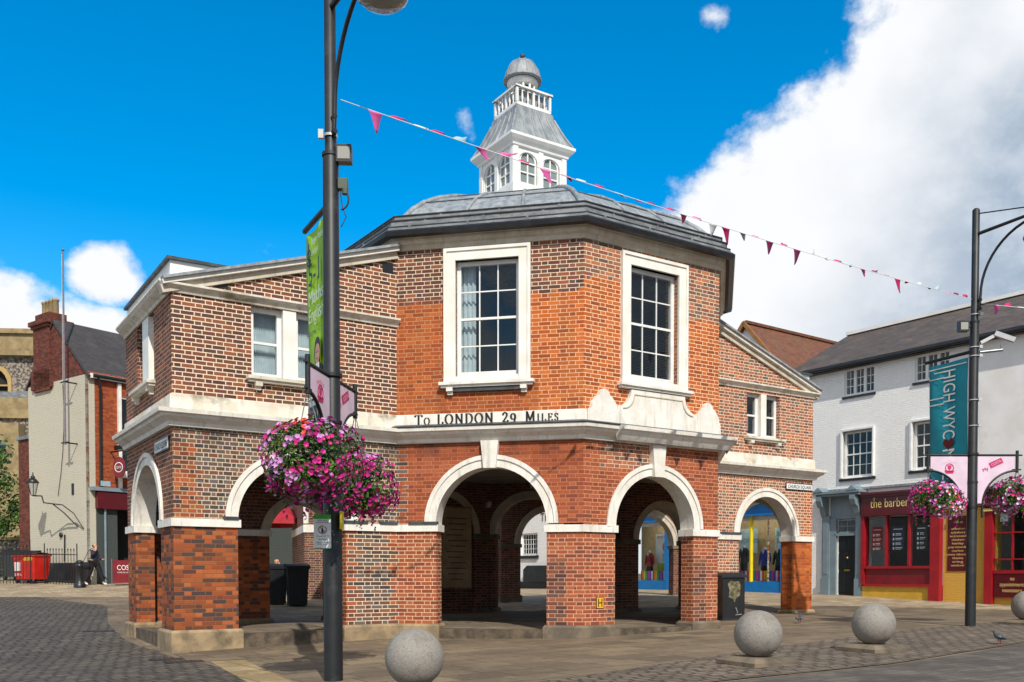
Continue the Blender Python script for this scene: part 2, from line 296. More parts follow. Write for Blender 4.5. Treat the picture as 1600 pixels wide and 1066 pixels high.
def paving_mat(name, w, h, cols, mortar, mw=.012, off=.5, rot=0., jitter=0., rough=.8, stain=.5, gloss=0.):
    """stone flags or setts from world position"""
    m, t, p = base_mat(name)
    co = t.new('ShaderNodeNewGeometry').outputs['Position']
    mp = t.new('ShaderNodeMapping', vector_type='TEXTURE'); t.l.new(co, mp.inputs[0]); mp.inputs['Rotation'].default_value = (0, 0, rot)
    v0 = mp.outputs[0]
    wv = t.vm('ADD', v0, t.vm('MULTIPLY', t.vm('SUBTRACT', t.noise(v0, 5 if w < .4 else 1.5, 3, out=1), (.5, .5, .5)), (jitter, jitter, 0)))
    x, y, _ = t.sep(wv)
    vh = t.m('DIVIDE', y, h); row = t.m('FLOOR', vh); fz = t.m('FRACT', vh)
    wr = t.new('ShaderNodeTexWhiteNoise', noise_dimensions='1D'); t.l.new(row, wr.inputs['W'])
    s = t.m('ADD', t.m('DIVIDE', x, w), t.m('ADD', t.m('MULTIPLY', row, off), t.m('MULTIPLY', wr.outputs[0], .35)))
    cell = t.m('FLOOR', s); fs = t.m('FRACT', s)
    d = t.m('MINIMUM', t.m('MULTIPLY', t.m('MINIMUM', fs, t.m('SUBTRACT', 1., fs)), w), t.m('MULTIPLY', t.m('MINIMUM', fz, t.m('SUBTRACT', 1., fz)), h))
    mo = t.m('SUBTRACT', 1., t.sstep(d, mw * .35, mw * .8))
    wn = t.new('ShaderNodeTexWhiteNoise', noise_dimensions='2D'); t.l.new(t.comb(cell, row), wn.inputs['Vector'])
    c = t.ramp(wn.outputs[0], [(i / (len(cols) - 1), cc) for i, cc in enumerate(cols)])
    c = t.mix(t.m('MULTIPLY', t.sstep(t.noise(co, 14, 6), .35, .75), .45), c, tuple(q * .55 for q in cols[0]))
    c = t.mix(t.m('MULTIPLY', t.sstep(t.noise(co, .55, 7, .62), .42, .68), stain), c, tuple(q * .42 for q in cols[0]))
    c = t.mix(t.m('MULTIPLY', t.sstep(t.noise(t.vm('ADD', co, (9., 4., 0.)), 1.7, 7, .7), .5, .62), .45), c, tuple(q * 1.35 for q in cols[-1]))
    c = t.mix(mo, c, mortar)
    c = t.mix(t.m('MULTIPLY', t.sstep(t.noise(co, 7.5, 4, .7), .74, .79), .6), c, lin('b8ae9c', .7))
    t.l.new(c, p.inputs['Base Color']); p.inputs['Roughness'].default_value = rough; p.inputs['Specular IOR Level'].default_value = .35
    b = t.new('ShaderNodeBump'); b.inputs['Strength'].default_value = .7; b.inputs['Distance'].default_value = .012
    t.l.new(t.m('ADD', t.m('SUBTRACT', 1., mo), t.m('ADD', t.m('MULTIPLY', wn.outputs[0], .5), t.m('MULTIPLY', t.noise(co, 30, 5), .5))), b.inputs['Height'])
    t.l.new(b.outputs[0], p.inputs['Normal']); return m
UA = radians(33)
FL = [lin(x, .74) for x in ('8e7c66', '7a6a57', '9c8a6e', '6f6252', '877660')]
M['flag'] = paving_mat('stone_flags', .75, .55, FL, lin('4c4338', .7), .014, rot=UA, jitter=.03, stain=.55)
M['sett'] = paving_mat('stone_setts', .24, .14, [lin(x, .78) for x in ('756c62', '5e564e', '847a6c', '554d45')], lin('2c2824', .6), .030, rot=radians(62), jitter=.03, stain=.5)
M['sett2'] = paving_mat('kerb_setts', .27, .13, [lin(x, .85) for x in ('867868', '6e6258', '988874', '645a50')], lin('332c24', .6), .028, rot=radians(26), jitter=.02, stain=.35)
M['road'] = paving_mat('worn_road', .30, .16, [lin(x, .74) for x in ('6e665e', '605850', '787066')], lin('564e48', .7), .012, rot=radians(30), jitter=.02, stain=.6)
M['floor'] = paving_mat('arcade_floor', .8, .6, [lin(x, .8) for x in ('8c7c68', '786a5a', '988874')], lin('463e34', .7), .012, rot=UA, stain=.4)
M['slab'] = paving_mat('yellow_slabs', .7, .5, [lin(x, .8) for x in ('ab946c', '9c875f', 'b49f78')], lin('5c4f3c', .7), .012, rot=radians(-57), stain=.3)
M['far'] = paving_mat('far_paving', .5, .4, [lin(x, .85) for x in ('b09c80', '9a886e', 'bca88a')], lin('5c5040', .7), .01, rot=radians(36), stain=.35)
M['flint'] = mat('flint_wall', lin('a89c8c', .75), lin('5c544e', .7), 7, .9, .6, lo=.42, hi=.58, c3=lin('8a7c66', .7), s3=.5)
M['oldstone'] = mat('church_stone', lin('b09a70', .75), lin('94805c', .75), 2, .9, .3, c3=lin('6a5d48', .7), s3=.5)
M['grass'] = mat('grass', lin('5f8034', .6), lin('466428', .6), 3, .95, .4)

# ------------------------------------------------------------------ mesh builder
class Fr:
    """vertical frame: s runs along a wall (left to right seen from outside), o inwards, z up"""
    def __init__(f, O, d, z=0.): f.O = Vector((O[0], O[1])); f.d = Vector((d[0], d[1])).normalized(); f.n = Vector((-f.d.y, f.d.x)); f.z = z
    def p(f, s, o, z): q = f.O + f.d * s + f.n * o; return Vector((q.x, q.y, z + f.z))
    def sub(f, s, o=0., z=0.): q = f.O + f.d * s + f.n * o; return Fr(q, f.d, f.z + z)
W0 = Fr((0, 0), (1, 0))
class MB:
    def __init__(s): s.v = []; s.f = []; s.uv = []; s.sm = []
    def face(s, pts, uv=None, smooth=False):
        i = len(s.v); s.v += [Vector(p) for p in pts]; s.f.append(list(range(i, i + len(pts)))); s.sm.append(smooth)
        if uv is None:
            a, b, c = s.v[i], s.v[i + 1], s.v[i + 2]; n = (b - a).cross(c - a)
            if abs(n.z) > .75 * n.length: uv = [(p[0], p[1]) for p in pts]
            else:
                h = Vector((-n.y, n.x)).normalized(); uv = [(p[0] * h.x + p[1] * h.y, p[2]) for p in pts]
        s.uv.append(uv)
    def grid(s, rows, smooth=True, close=False):
        """rows of points -> shared-vertex grid"""
        i0 = len(s.v); n = len(rows[0])
        for r in rows: s.v += [Vector(p) for p in r]
        for a in range(len(rows) - 1):
            for b in range(n if close else n - 1):
                b2 = (b + 1) % n
                s.f.append([i0 + a * n + b, i0 + a * n + b2, i0 + (a + 1) * n + b2, i0 + (a + 1) * n + b]); s.sm.append(smooth)
                s.uv.append([(b * .1, a * .1), (b * .1 + .1, a * .1), (b * .1 + .1, a * .1 + .1), (b * .1, a * .1 + .1)])
    def box(s, F, x, y, z):
        P = [F.p(a, b, c) for c in z for b in y for a in x]
        for q in ((0, 1, 5, 4), (3, 2, 6, 7), (1, 3, 7, 5), (2, 0, 4, 6), (4, 5, 7, 6), (2, 3, 1, 0)): s.face([P[k] for k in q])
        return s
    def prism(s, poly, z0, z1, u0=0.):
        n = len(poly); u = u0
        for i in range(n):
            a, b = poly[i], poly[(i + 1) % n]; L = (Vector(b) - Vector(a)).length
            s.face([(a[0], a[1], z0), (b[0], b[1], z0), (b[0], b[1], z1), (a[0], a[1], z1)], [(u, z0), (u + L, z0), (u + L, z1), (u, z1)]); u += L
        for tri in tessellate_polygon([[Vector((p[0], p[1], 0)) for p in poly]]):
            q = [poly[k] for k in tri]
            ar = (q[1][0] - q[0][0]) * (q[2][1] - q[0][1]) - (q[1][1] - q[0][1]) * (q[2][0] - q[0][0])
            if ar < 0: q = q[::-1]
            s.face([(a[0], a[1], z1) for a in q]); s.face([(a[0], a[1], z0) for a in q[::-1]])
        return s
    def beam(s, a, b, w, h, up=(0, 0, 1), off=0.):
        """rectangular bar from a to b, w across, h along up"""
        a = Vector(a); b = Vector(b); d = (b - a).normalized(); r = d.cross(Vector(up)).normalized(); u = r.cross(d)
        P = [q + r * x * w / 2 + u * (y * h / 2) for q in (a, b) for x, y in ((-1, -1), (1, -1), (1, 1), (-1, 1))]
        for q in ((0, 1, 5, 4), (1, 2, 6, 5), (2, 3, 7, 6), (3, 0, 4, 7), (3, 2, 1, 0), (4, 5, 6, 7)): s.face([P[k] for k in q])
        return s
    def tube(s, pts, r, n=10, cap=True):
        pts = [Vector(p) for p in pts]; rr = r if isinstance(r, (list, tuple)) else [r] * len(pts); rows = []
        t0 = (pts[1] - pts[0]).normalized(); x = t0.orthogonal().normalized()
        for i, p in enumerate(pts):
            t = (pts[min(i + 1, len(pts) - 1)] - pts[max(i - 1, 0)]).normalized()
            x = (x - t * x.dot(t)).normalized(); y = t.cross(x)
            rows.append([p + (x * cos(a) + y * sin(a)) * rr[i] for a in (2 * pi * k / n for k in range(n))])
        s.grid(rows, True, True)
        if cap: s.face(rows[0][::-1]); s.face(rows[-1])
        return s
    def lathe(s, c, prof, n=24, ax=(0, 0, 1)):
        c = Vector(c); z = Vector(ax).normalized(); x = z.orthogonal().normalized(); y = z.cross(x)
        s.grid([[c + z * h + (x * cos(a) + y * sin(a)) * max(r, 1e-4) for a in (2 * pi * k / n for k in range(n))] for r, h in prof], True, True); return s
    def ball(s, c, r, n=16, sx=1, sy=1, sz=1):
        c = Vector(c)
        s.grid([[c + Vector((r * sx * sin(t) * cos(a), r * sy * sin(t) * sin(a), -r * sz * cos(t))) for a in (2 * pi * k / (2 * n) for k in range(2 * n))]
                for t in (pi * j / n for j in range(n + 1))], True, True); return s
    def sweep(s, path, prof, closed=False, z=0.):
        """profile (outward, z) along an xy path (outward = right of travel), mitred"""
        n = len(path); P = [Vector(p[:2]) for p in path]; rows = []
        for i in range(n):
            a = P[i - 1] if (i or closed) else None; b = P[(i + 1) % n] if (i < n - 1 or closed) else None
            d1 = (P[i] - a).normalized() if a is not None else None; d2 = (b - P[i]).normalized() if b is not None else None
            d1 = d1 or d2; d2 = d2 or d1
            n1 = Vector((d1.y, -d1.x)); n2 = Vector((d2.y, -d2.x)); m = n1 + n2; m /= m.length; m /= max(.3, m.dot(n1))
            rows.append([(P[i].x + m.x * o, P[i].y + m.y * o, zz + z) for o, zz in prof])
        if closed: rows.append(rows[0])
        cum = [0]
        for i in range(1, len(rows)): cum.append(cum[-1] + (P[i % n] - P[i - 1]).length)
        for i in range(len(rows) - 1):
            for k in range(len(prof) - 1):
                s.face([rows[i][k], rows[i + 1][k], rows[i + 1][k + 1], rows[i][k + 1]], [(cum[i], prof[k][1]), (cum[i + 1], prof[k][1]), (cum[i + 1], prof[k + 1][1]), (cum[i], prof[k + 1][1])])
        if not closed: s.face(rows[0]); s.face(rows[-1][::-1])
        return s
    def wall(s, F, outer, holes=(), t=.34, o0=0., m0=0., m1=0., L=None, ends=True, u0=0.):
        """wall slab from outlines in (s,z); mitred at s=0 and s=L"""
        def bk(x):
            if L is None: return x
            if abs(x) < 1e-6: return x + m0 * t
            if abs(x - L) < 1e-6: return x - m1 * t
            return x
        loops = [list(outer)] + [list(h) for h in holes]
        allp = [p for lp in loops for p in lp]
        tris = tessellate_polygon([[Vector((p[0], p[1], 0)) for p in lp] for lp in loops])
        for tr in tris:
            q = [allp[k] for k in tr]
            ar = (q[1][0] - q[0][0]) * (q[2][1] - q[0][1]) - (q[1][1] - q[0][1]) * (q[2][0] - q[0][0])
            if ar < 0: q = q[::-1]
            s.face([F.p(a, o0, b) for a, b in q], [(a + u0, b) for a, b in q])
            q = q[::-1]; s.face([F.p(bk(a), o0 + t, b) for a, b in q], [(a + u0, b) for a, b in q])
        for lp in loops:
            ar = sum(lp[i - 1][0] * lp[i][1] - lp[i][0] * lp[i - 1][1] for i in range(len(lp)))
            sg = 1 if (lp is loops[0]) == (ar > 0) else -1
            for i in range(len(lp)):
                a, b = lp[i - 1], lp[i]
                if L is not None and not ends and ((abs(a[0]) < 1e-6 and abs(b[0]) < 1e-6) or (abs(a[0] - L) < 1e-6 and abs(b[0] - L) < 1e-6)): continue
                q = [F.p(a[0], o0, a[1]), F.p(b[0], o0, b[1]), F.p(bk(b[0]), o0 + t, b[1]), F.p(bk(a[0]), o0 + t, a[1])]
                if abs(a[0] - b[0]) < 1e-5: uv = [(o0, a[1]), (o0, b[1]), (o0 + t, b[1]), (o0 + t, a[1])]
                else: uv = [(a[0], o0), (b[0], o0), (b[0], o0 + t), (a[0], o0 + t)]
                if sg > 0: q = q[::-1]; uv = uv[::-1]
                s.face(q, uv)
        return s
    def ring(s, F, c, zc, r0, r1, o0, o1, n=28, a0=0., a1=pi):
        A = [a0 + (a1 - a0) * k / n for k in range(n + 1)]
        P = lambda r, o, a: F.p(c - r * cos(a), o, zc + r * sin(a))
        s.grid([[P(r0, o1, a), P(r0, o0, a)] for a in A][::-1], True); s.grid([[P(r1, o0, a), P(r1, o1, a)] for a in A][::-1], True)
        for i in range(n):
            a, b = A[i], A[i + 1]
            s.face([P(r0, o0, b), P(r1, o0, b), P(r1, o0, a), P(r0, o0, a)]); s.face([P(r0, o1, a), P(r1, o1, a), P(r1, o1, b), P(r0, o1, b)])
        for a, fl in ((a0, 0), (a1, 1)):
            q = [P(r0, o0, a), P(r1, o0, a), P(r1, o1, a), P(r0, o1, a)]; s.face(q if fl else q[::-1])
        return s
    def build(s, name, m, parent=None, label=None, merge=False):
        me = bpy.data.meshes.new(name)
        if parent is not None: base = Vector(WL[parent.name])
        else:
            xs = [v.x for v in s.v]; ys = [v.y for v in s.v]; zs = [v.z for v in s.v]
            base = Vector(((min(xs) + max(xs)) / 2, (min(ys) + max(ys)) / 2, min(zs)))
        me.from_pydata([v - base for v in s.v], [], s.f)
        uvl = me.uv_layers.new(name='UVMap'); k = 0
        for u in s.uv:
            for c in u: uvl.data[k].uv = c; k += 1
        me.polygons.foreach_set('use_smooth', s.sm)
        if merge:
            bm = bmesh.new(); bm.from_mesh(me); bmesh.ops.remove_doubles(bm, verts=bm.verts, dist=1e-4)
            bmesh.ops.recalc_face_normals(bm, faces=bm.faces); bm.to_mesh(me); bm.free()
        me.update()
        me.materials.append(M[m] if isinstance(m, str) else m)
        o = bpy.data.objects.new(name, me); COL.objects.link(o)
        if parent is not None: o.parent = parent; WL[o.name] = tuple(base)
        else: o.location = base; WL[o.name] = tuple(base)
        if label: o['label'] = label
        return o
WL = {}
def root(name, label, cat, loc, group=None):
    o = bpy.data.objects.new(name, None); COL.objects.link(o); o.location = loc; o.empty_display_size = .2
    WL[o.name] = tuple(loc); return tag(o, label, cat, group)
def tag(o, label, cat, group=None):
    o['label'] = label; o['category'] = cat
    if group: o['group'] = group
    return o
def struct(o, kind='structure'): o['kind'] = kind; return o
def copy_tree(o, loc, label, parent=None):
    c = o.copy(); COL.objects.link(c)
    if parent is None: c.location = loc; c['label'] = label
    else: c.parent = parent
    for ch in [x for x in bpy.data.objects if x.parent == o]: copy_tree(ch, None, None, c)
    return c
def text(body, h, org, right, up, m, parent, name, depth=.004, width=None, align='LEFT', label=None, space=1.):
    cu = bpy.data.curves.new('t', 'FONT'); cu.body = body; cu.size = 1; cu.resolution_u = 3; cu.extrude = 0; cu.space_character = space
    ob = bpy.data.objects.new('t', cu); COL.objects.link(ob)
    bpy.context.view_layer.update()
    me0 = bpy.data.meshes.new_from_object(ob.evaluated_get(bpy.context.evaluated_depsgraph_get()))
    vs = [v.co.copy() for v in me0.vertices]; fs = [list(p.vertices) for p in me0.polygons]
    COL.objects.unlink(ob); bpy.data.objects.remove(ob); bpy.data.curves.remove(cu); bpy.data.meshes.remove(me0)
    if not vs: return None
    x0 = min(v.x for v in vs); x1 = max(v.x for v in vs); sy = h / .72; sx = sy if width is None else width / (x1 - x0)
    w = (x1 - x0) * sx; off = {'LEFT': 0, 'CENTER': -w / 2, 'RIGHT': -w}[align]
    R = Vector(right).normalized(); Uv = Vector(up).normalized(); N = R.cross(Uv); org = Vector(org)
    b = MB()
    for f in fs: b.face([org + R * ((vs[k].x - x0) * sx + off) + Uv * (vs[k].y * sy) + N * depth for k in f])
    return b.build(name, m, parent, label)

# ------------------------------------------------------------------ ground
def interp(x, xs, ys):
    if x <= xs[0]: return ys[0]
    for i in range(1, len(xs)):
        if x <= xs[i]:
            k = (x - xs[i - 1]) / (xs[i] - xs[i - 1]); return ys[i - 1] + (ys[i] - ys[i - 1]) * k
    return ys[-1]
def gz(x, y):
    cx = min(max(x, -8), 8); w = min(max((x + 8) / 8, 0), 1); w = w * w * (3 - 2 * w)
    hR = interp(y, [0, 25, 31.7, 40, 60], [0, .02, .3, .42, .5]); hL = interp(y, [0, 15, 18.8, 26, 32, 38, 42, 60], [0, 0, .18, .45, .68, 1.0, 1.2, 1.3])
    return .1 + .022 * cx + w * hR + (1 - w) * hL
def sheet(name, e0, e1, m, dz, n=24, k=10, parent=None):
    """surface between two polylines, following the slope of the square"""
    def at(e, t):
        L = [0]
        for i in range(1, len(e)): L.append(L[-1] + (Vector(e[i]) - Vector(e[i - 1])).length)
        t *= L[-1]
        for i in range(1, len(e)):
            if t <= L[i] + 1e-9:
                q = (t - L[i - 1]) / max(L[i] - L[i - 1], 1e-9); return Vector(e[i - 1]).lerp(Vector(e[i]), q)
        return Vector(e[-1])
    rows = []
    for a in range(n + 1):
        p, q = at(e0, a / n), at(e1, a / n)
        rows.append([(r.x, r.y, gz(r.x, r.y) + dz) for r in (p.lerp(q, b / k) for b in range(k + 1))])
    b = MB(); b.grid(rows, True); o = b.build(name, m); return struct(o)
b = MB()
xs = [-400, -200, -100, -60] + [-40 + i * 1. for i in range(81)] + [60, 100, 200, 400]
ys = [-60, -20] + [i * 1. for i in range(0, 62)] + [80, 120, 200, 400, 700]
b.grid([[(x, y, gz(x, y)) for x in xs] for y in ys][::-1], True)
struct(b.build('ground', 'flag'))
sheet('setts', [(-24, -2), (-24, 34)], [(-1.5, -2), (-1.6, 9.3), (-2.85, 11.0), (-4.45, 13.6), (-5.25, 14.7), (-7.3, 17.6), (-9.2, 21.2), (-11.5, 26.5), (-16, 31)], 'sett', .004, 60, 40)
sheet('slab_strip', [(-1.9, 9.5), (-4.05, 14.1)], [(-2.5, 9.7), (-4.55, 14.0)], 'slab', .006, 20, 2)
sheet('kerb_setts', [(-.3, 7.6), (2.1, 10.15), (4.6, 11.55), (8.2, 14.6), (16, 21.5)], [(-1.6, 8.6), (.9, 11.0), (4.0, 14.3), (7.3, 17.3), (15, 23.5)], 'sett2', .005, 50, 10)
sheet('road', [(-6, -3), (30, -3), (40, 12)], [(-2.6, 6.0), (-.2, 7.5), (2.2, 10.0), (4.7, 11.4), (8.3, 14.45), (16.1, 21.35), (40, 42)], 'road', .004, 60, 30)
sheet('drain_channel', [(-.25, 7.53), (2.15, 10.06), (4.65, 11.46), (8.25, 14.5), (16.1, 21.4)], [(-.28, 7.62), (2.12, 10.16), (4.62, 11.57), (8.2, 14.61), (16.05, 21.5)], 'plinth2', .012, 50, 1)
sheet('drain_slot', [(-.25, 7.56), (2.14, 10.1), (4.64, 11.5), (8.23, 14.54), (16.08, 21.43)], [(-.25, 7.575), (2.135, 10.115), (4.635, 11.515), (8.22, 14.56), (16.07, 21.45)], 'dark', .016, 50, 1)
sheet('far_pavement', [(-9, 26.5), (4, 27.5), (9.5, 27), (18, 24)], [(-9, 52), (-1, 48), (9, 35), (22, 18)], 'far', .004, 40, 30)
sheet('church_path', [(-40, 31), (-16.5, 30.6), (-10, 30)], [(-40, 46), (-17, 46), (-8, 46)], 'far', .006, 30, 20)
sheet('churchyard_grass', [(-60, 47.2), (-21, 41.4)], [(-60, 60), (-24, 58)], 'grass', .012, 10, 8)

# ------------------------------------------------------------------ market house
U = Vector((cos(UA), sin(UA))); V = Vector((-U.y, U.x))
def dirv(a): return Vector((cos(radians(a)), sin(radians(a))))
P0 = Vector((-5.66, 15.62)); P1 = P0 + U * 4.13; P2 = P1 + dirv(-12) * 3.58; P3 = P2 + U * 3.43; P4 = P3 + dirv(78) * 3.58 + V * .3
P5 = P4 + U * 3.83; P6 = P5 + V * 3.8; P7 = P4 + V * 3.6; P8 = P7 + dirv(123 + 0) * 0 + dirv(33 + 90 + 12) * 0
P10 = P1 + V * 3.8; P9 = P10 + dirv(78) * 3.58; P8 = P9 + U * 3.43; P7 = P8 + dirv(-12) * 3.58; P6 = P7 + U * 3.83 + V * 0; E0 = P0 + V * 3.8
RING = [E0, P0, P1, P2, P3, P4, P5, P6, P7, P8, P9, P10]
mh = root('market_house', 'red brick market house on open arches with a lead roof and white cupola', 'building', (.4, 21.67, 0))
FE = Fr(E0, -V); FF = Fr(P0, U); FA = Fr(P1, dirv(-12)); FB = Fr(P2, U); FC = Fr(P3, P4 - P3); FR_ = Fr(P4, U); FX = Fr(P5, P6 - P5)
FRr = Fr(P6, P7 - P6); FG = Fr(P7, P8 - P7); FH = Fr(P8, P9 - P8); FI = Fr(P9, P10 - P9); FLr = Fr(P10, E0 - P10)
T = .34; ZS = 2.26
def mit(i):
    """mitre factor at ring corner i"""
    a = (RING[i] - RING[i - 1]).normalized(); b_ = (RING[(i + 1) % 12] - RING[i]).normalized()
    th = atan2(a.x * b_.y - a.y * b_.x, a.dot(b_)); return math.tan(th / 2)
def arc(c, zc, r, n=28): return [(c - r * cos(pi * k / n), zc + r * sin(pi * k / n)) for k in range(n + 1)]
def storey(F, L, i, arches, m, zs, top=3.86):
    """arcade storey above the imposts: wall outline notched by each arch"""
    out = [(0, zs)]
    for c, r in arches: out += [(c - r, zs)] + arc(c, zs, r)[1:-1] + [(c + r, zs)]
    out += [(L, zs), (L, top), (0, top)]
    MB().wall(F, out, t=T, m0=mit(i), m1=mit((i + 1) % 12), L=L, ends=False).build('arcade_wall', m, mh)
def arch(F, c, zs, r0=1.0, r1=1.2, key=False, ztop=3.8, m='stone', t=T):
    b = MB().ring(F, c, zs, r0, r1 - .001, -.03, t + .03)
    b.ring(F, c, zs, r1 - .055, r1 + .025, -.055, -.02)
    a = b.build('arch_ring', m, mh)
    if key:
        MB().wall(F, [(c - .115, zs + r0 - .03), (c + .115, zs + r0 - .03), (c + .17, ztop), (c - .17, ztop)], t=.2, o0=-.12).build('keystone', 'stone', mh)
LA = 3.58; LB = 3.43; LC = (P4 - P3).length; LR = 3.83; LX = (P6 - P5).length
C2 = (lambda L: L / 2)
SPEC = [(FE, 3.8, 0, [(1.84, 1.06)], 'bk_endup', ZS, 0), (FF, 4.13, 1, [(2.08, 1.0)], 'bk_arcade', ZS, 0), (FA, LA, 2, [(1.84, 1.06)], 'bk_A_low', ZS, 1),
        (FB, LB, 3, [(1.75, 1.0)], 'bk_B_low', ZS - .05, 1), (FC, LC, 4, [], 'bk_in', ZS, 0), (FR_, LR, 5, [(2.06, .98)], 'bk_R_low', ZS + .04, 0),
        (FX, LX, 6, [(LX / 2, 1.0)], 'bk_R_low', ZS + .04, 0), (FRr, (P7 - P6).length, 7, [((P7 - P6).length - 1.42, .9)], 'bk_in', ZS, 0),
        (FG, (P8 - P7).length, 8, [((P8 - P7).length / 2 + .55, .98)], 'bk_in', ZS + .16, 0), (FH, (P9 - P8).length, 9, [((P9 - P8).length / 2, 1.0)], 'bk_in', ZS + .16, 0),
        (FI, (P10 - P9).length, 10, [((P10 - P9).length / 2, 1.0)], 'bk_in', ZS + .1, 0), (FLr, (E0 - P10).length, 11, [(.62, .72)], 'bk_in', 2.12, 0)]
for F, L, i, ar, m, zs, key in SPEC:
    r1 = .2
    storey(F, L, i, [(c, r + r1) for c, r in ar], m, zs)
    for c, r in ar: arch(F, c, zs, r, r + r1, key, 3.80 if key else 3.8, 'stone' if i < 7 else 'frieze')
# piers: the plan at each corner between two openings
def jamb(k):
    F, L, i, ar, m, zs, key = SPEC[k]
    if not ar: return (L / 2, L / 2)
    return (ar[0][0] - ar[0][1], ar[0][0] + ar[0][1])
PM = {0: 'bk_pier_l', 1: 'bk_pier_l', 2: 'bk_pier_m', 3: 'bk_pier_ab', 4: 'bk_pier_ab', 5: 'bk_R_low', 6: 'bk_pier_r'}
for k in range(12):           # pier at ring corner k: between wall k-1 and wall k
    Fa, La = SPEC[k - 1][0], SPEC[k - 1][1]; Fb = SPEC[k][0]
    sa = jamb(k - 1)[1]; sb = jamb(k)[0]; mi = mit(k) * T
    zs = min(SPEC[k - 1][5], SPEC[k][5]) if k != 3 else ZS - .03
    if k in (5, 6): zs = ZS + .04
    if k == 0: zs = ZS
    def plan(g):
        a = [Fa.p(sa - g, -g, 0), Fb.p(0, 0, 0), Fb.p(sb + g, -g, 0), Fb.p(sb + g, T + g, 0), None, Fa.p(sa - g, T + g, 0)]
        n1 = -Fa.n; n2 = -Fb.n; mm = (n1 + n2).normalized(); mm /= mm.dot(n1)
        a[1] = Vector((RING[k].x + mm.x * g, RING[k].y + mm.y * g, 0)); a[4] = Vector((RING[k].x - mm.x * (T + g), RING[k].y - mm.y * (T + g), 0))
        return [(q.x, q.y) for q in a]
    g0 = gz(RING[k].x, RING[k].y)
    pm = PM.get(k, 'bk_in'); zi = zs - .135
    MB().prism(plan(0.), .34, zi, 0.).build('pier', pm, mh)
    MB().prism(plan(.045), zi, zs - .002).build('impost', 'stone' if k < 7 else 'plinth2', mh)
    pl = MB(); q0, q1 = plan(.065), plan(.03)
    pl.prism(q0, min(g0, 0) - .3, .33); 
    n = len(q0)
    for j in range(n): pl.face([(*q0[j], .33), (*q0[(j + 1) % n], .33), (*q1[(j + 1) % n], .375), (*q1[j], .375)])
    pl.build('plinth', 'plinth' if k in (0, 1, 2, 6) else 'plinth2', mh)
# blind infill of the rear-left arch with the inscription panel, floor, steps, soffit
Fq = Fr(P8, P9 - P8)
MB().box(Fq, (.3, 3.1), (.08, .30), (.05, 3.7)).build('blocked_arch', 'bk_in', mh)
def offset(k, g): return None
cen = Vector((.4, 21.67))
fl = MB()
allp = [(p.x, p.y) for p in RING]
def shrink(g):
    out = []
    for i in range(12):
        a = (RING[i] - RING[i - 1]).normalized(); b_ = (RING[(i + 1) % 12] - RING[i]).normalized()
        n1 = Vector((-a.y, a.x)); n2 = Vector((-b_.y, b_.x)); mm = (n1 + n2).normalized(); mm /= mm.dot(n1); q = RING[i] + mm * g; out.append((q.x, q.y))
    return out
MB().prism(shrink(.02), -.4, .272).build('arcade_floor', 'floor', mh)
MB().prism(shrink(.1), 3.83, 4.25).build('upper_floor', 'ceil', mh)
for F, s0, s1 in ((FF, 1.05, 3.1), (FA, .75, 2.95), (FB, .7, 2.8), (FE, .7, 2.95), (FR_, 1.0, 3.1)):
    MB().box(F, (s0 + .02, s1 - .02), (-.035, .3), (-.3, .277)).build('step', 'step', mh)
# cornice and band, front run
CP = [(0., 3.785), (.07, 3.79), (.09, 3.86), (.20, 3.93), (.22, 3.97), (.27, 3.985), (.28, 4.05), (.05, 4.085), (0, 4.085)]
MB().box(Fr(cen, U), (-3.2, 3.2), (-.1, .1), (4.25, 7.4)).build('blackout_partition', 'room', mh)  # blackout added inside so sky in the rear windows doesn't show through
MB().box(Fr(cen, dirv(-12)), (-3.4, -.3), (-1.6, -1.5), (4.25, 7.4)).build('blackout_partition', 'room', mh)  # second added blackout, keeping the front panes dark
MB().sweep([E0, P0, P1, P2, P3, P4, P5, P6], CP).build('cornice', 'stone', mh)
MB().sweep([FB.p(.62, 0, 0), P3, FC.p(.5, 0, 0)], [(.2, 3.80), (.29, 3.92), (.32, 3.97), (.37, 3.985), (.38, 4.053), (.1, 4.09)]).build('cornice', 'stone', mh)
MB().sweep([P6, P7, P8, P9, P10, E0], CP).build('cornice', 'stone', mh)
MB().sweep([E0, P0, P1], [(.0, 4.08), (.05, 4.08), (.04, 4.32), (.0, 4.34)]).build('band', 'stone2', mh)
MB().sweep([P1, P2, P3, P4], [(.0, 4.08), (.05, 4.08), (.04, 4.32), (.0, 4.34)]).build('band', 'stone', mh)
MB().sweep([P4, P5, P6], [(.0, 4.08), (.05, 4.08), (.04, 4.32), (.0, 4.34)]).build('band', 'stone2', mh)
MB().sweep([P6, P7, P8, P9, P10, E0], [(.0, 4.08), (.05, 4.08), (.04, 4.32), (.0, 4.34)]).build('band', 'stone', mh)
MB().sweep([P1, P2, P3, FC.p(.5, 0, 0)], [(.052, 4.088), (.3, 4.058), (.3, 4.075), (.052, 4.14)]).build('flashing', 'lead_edge', mh)
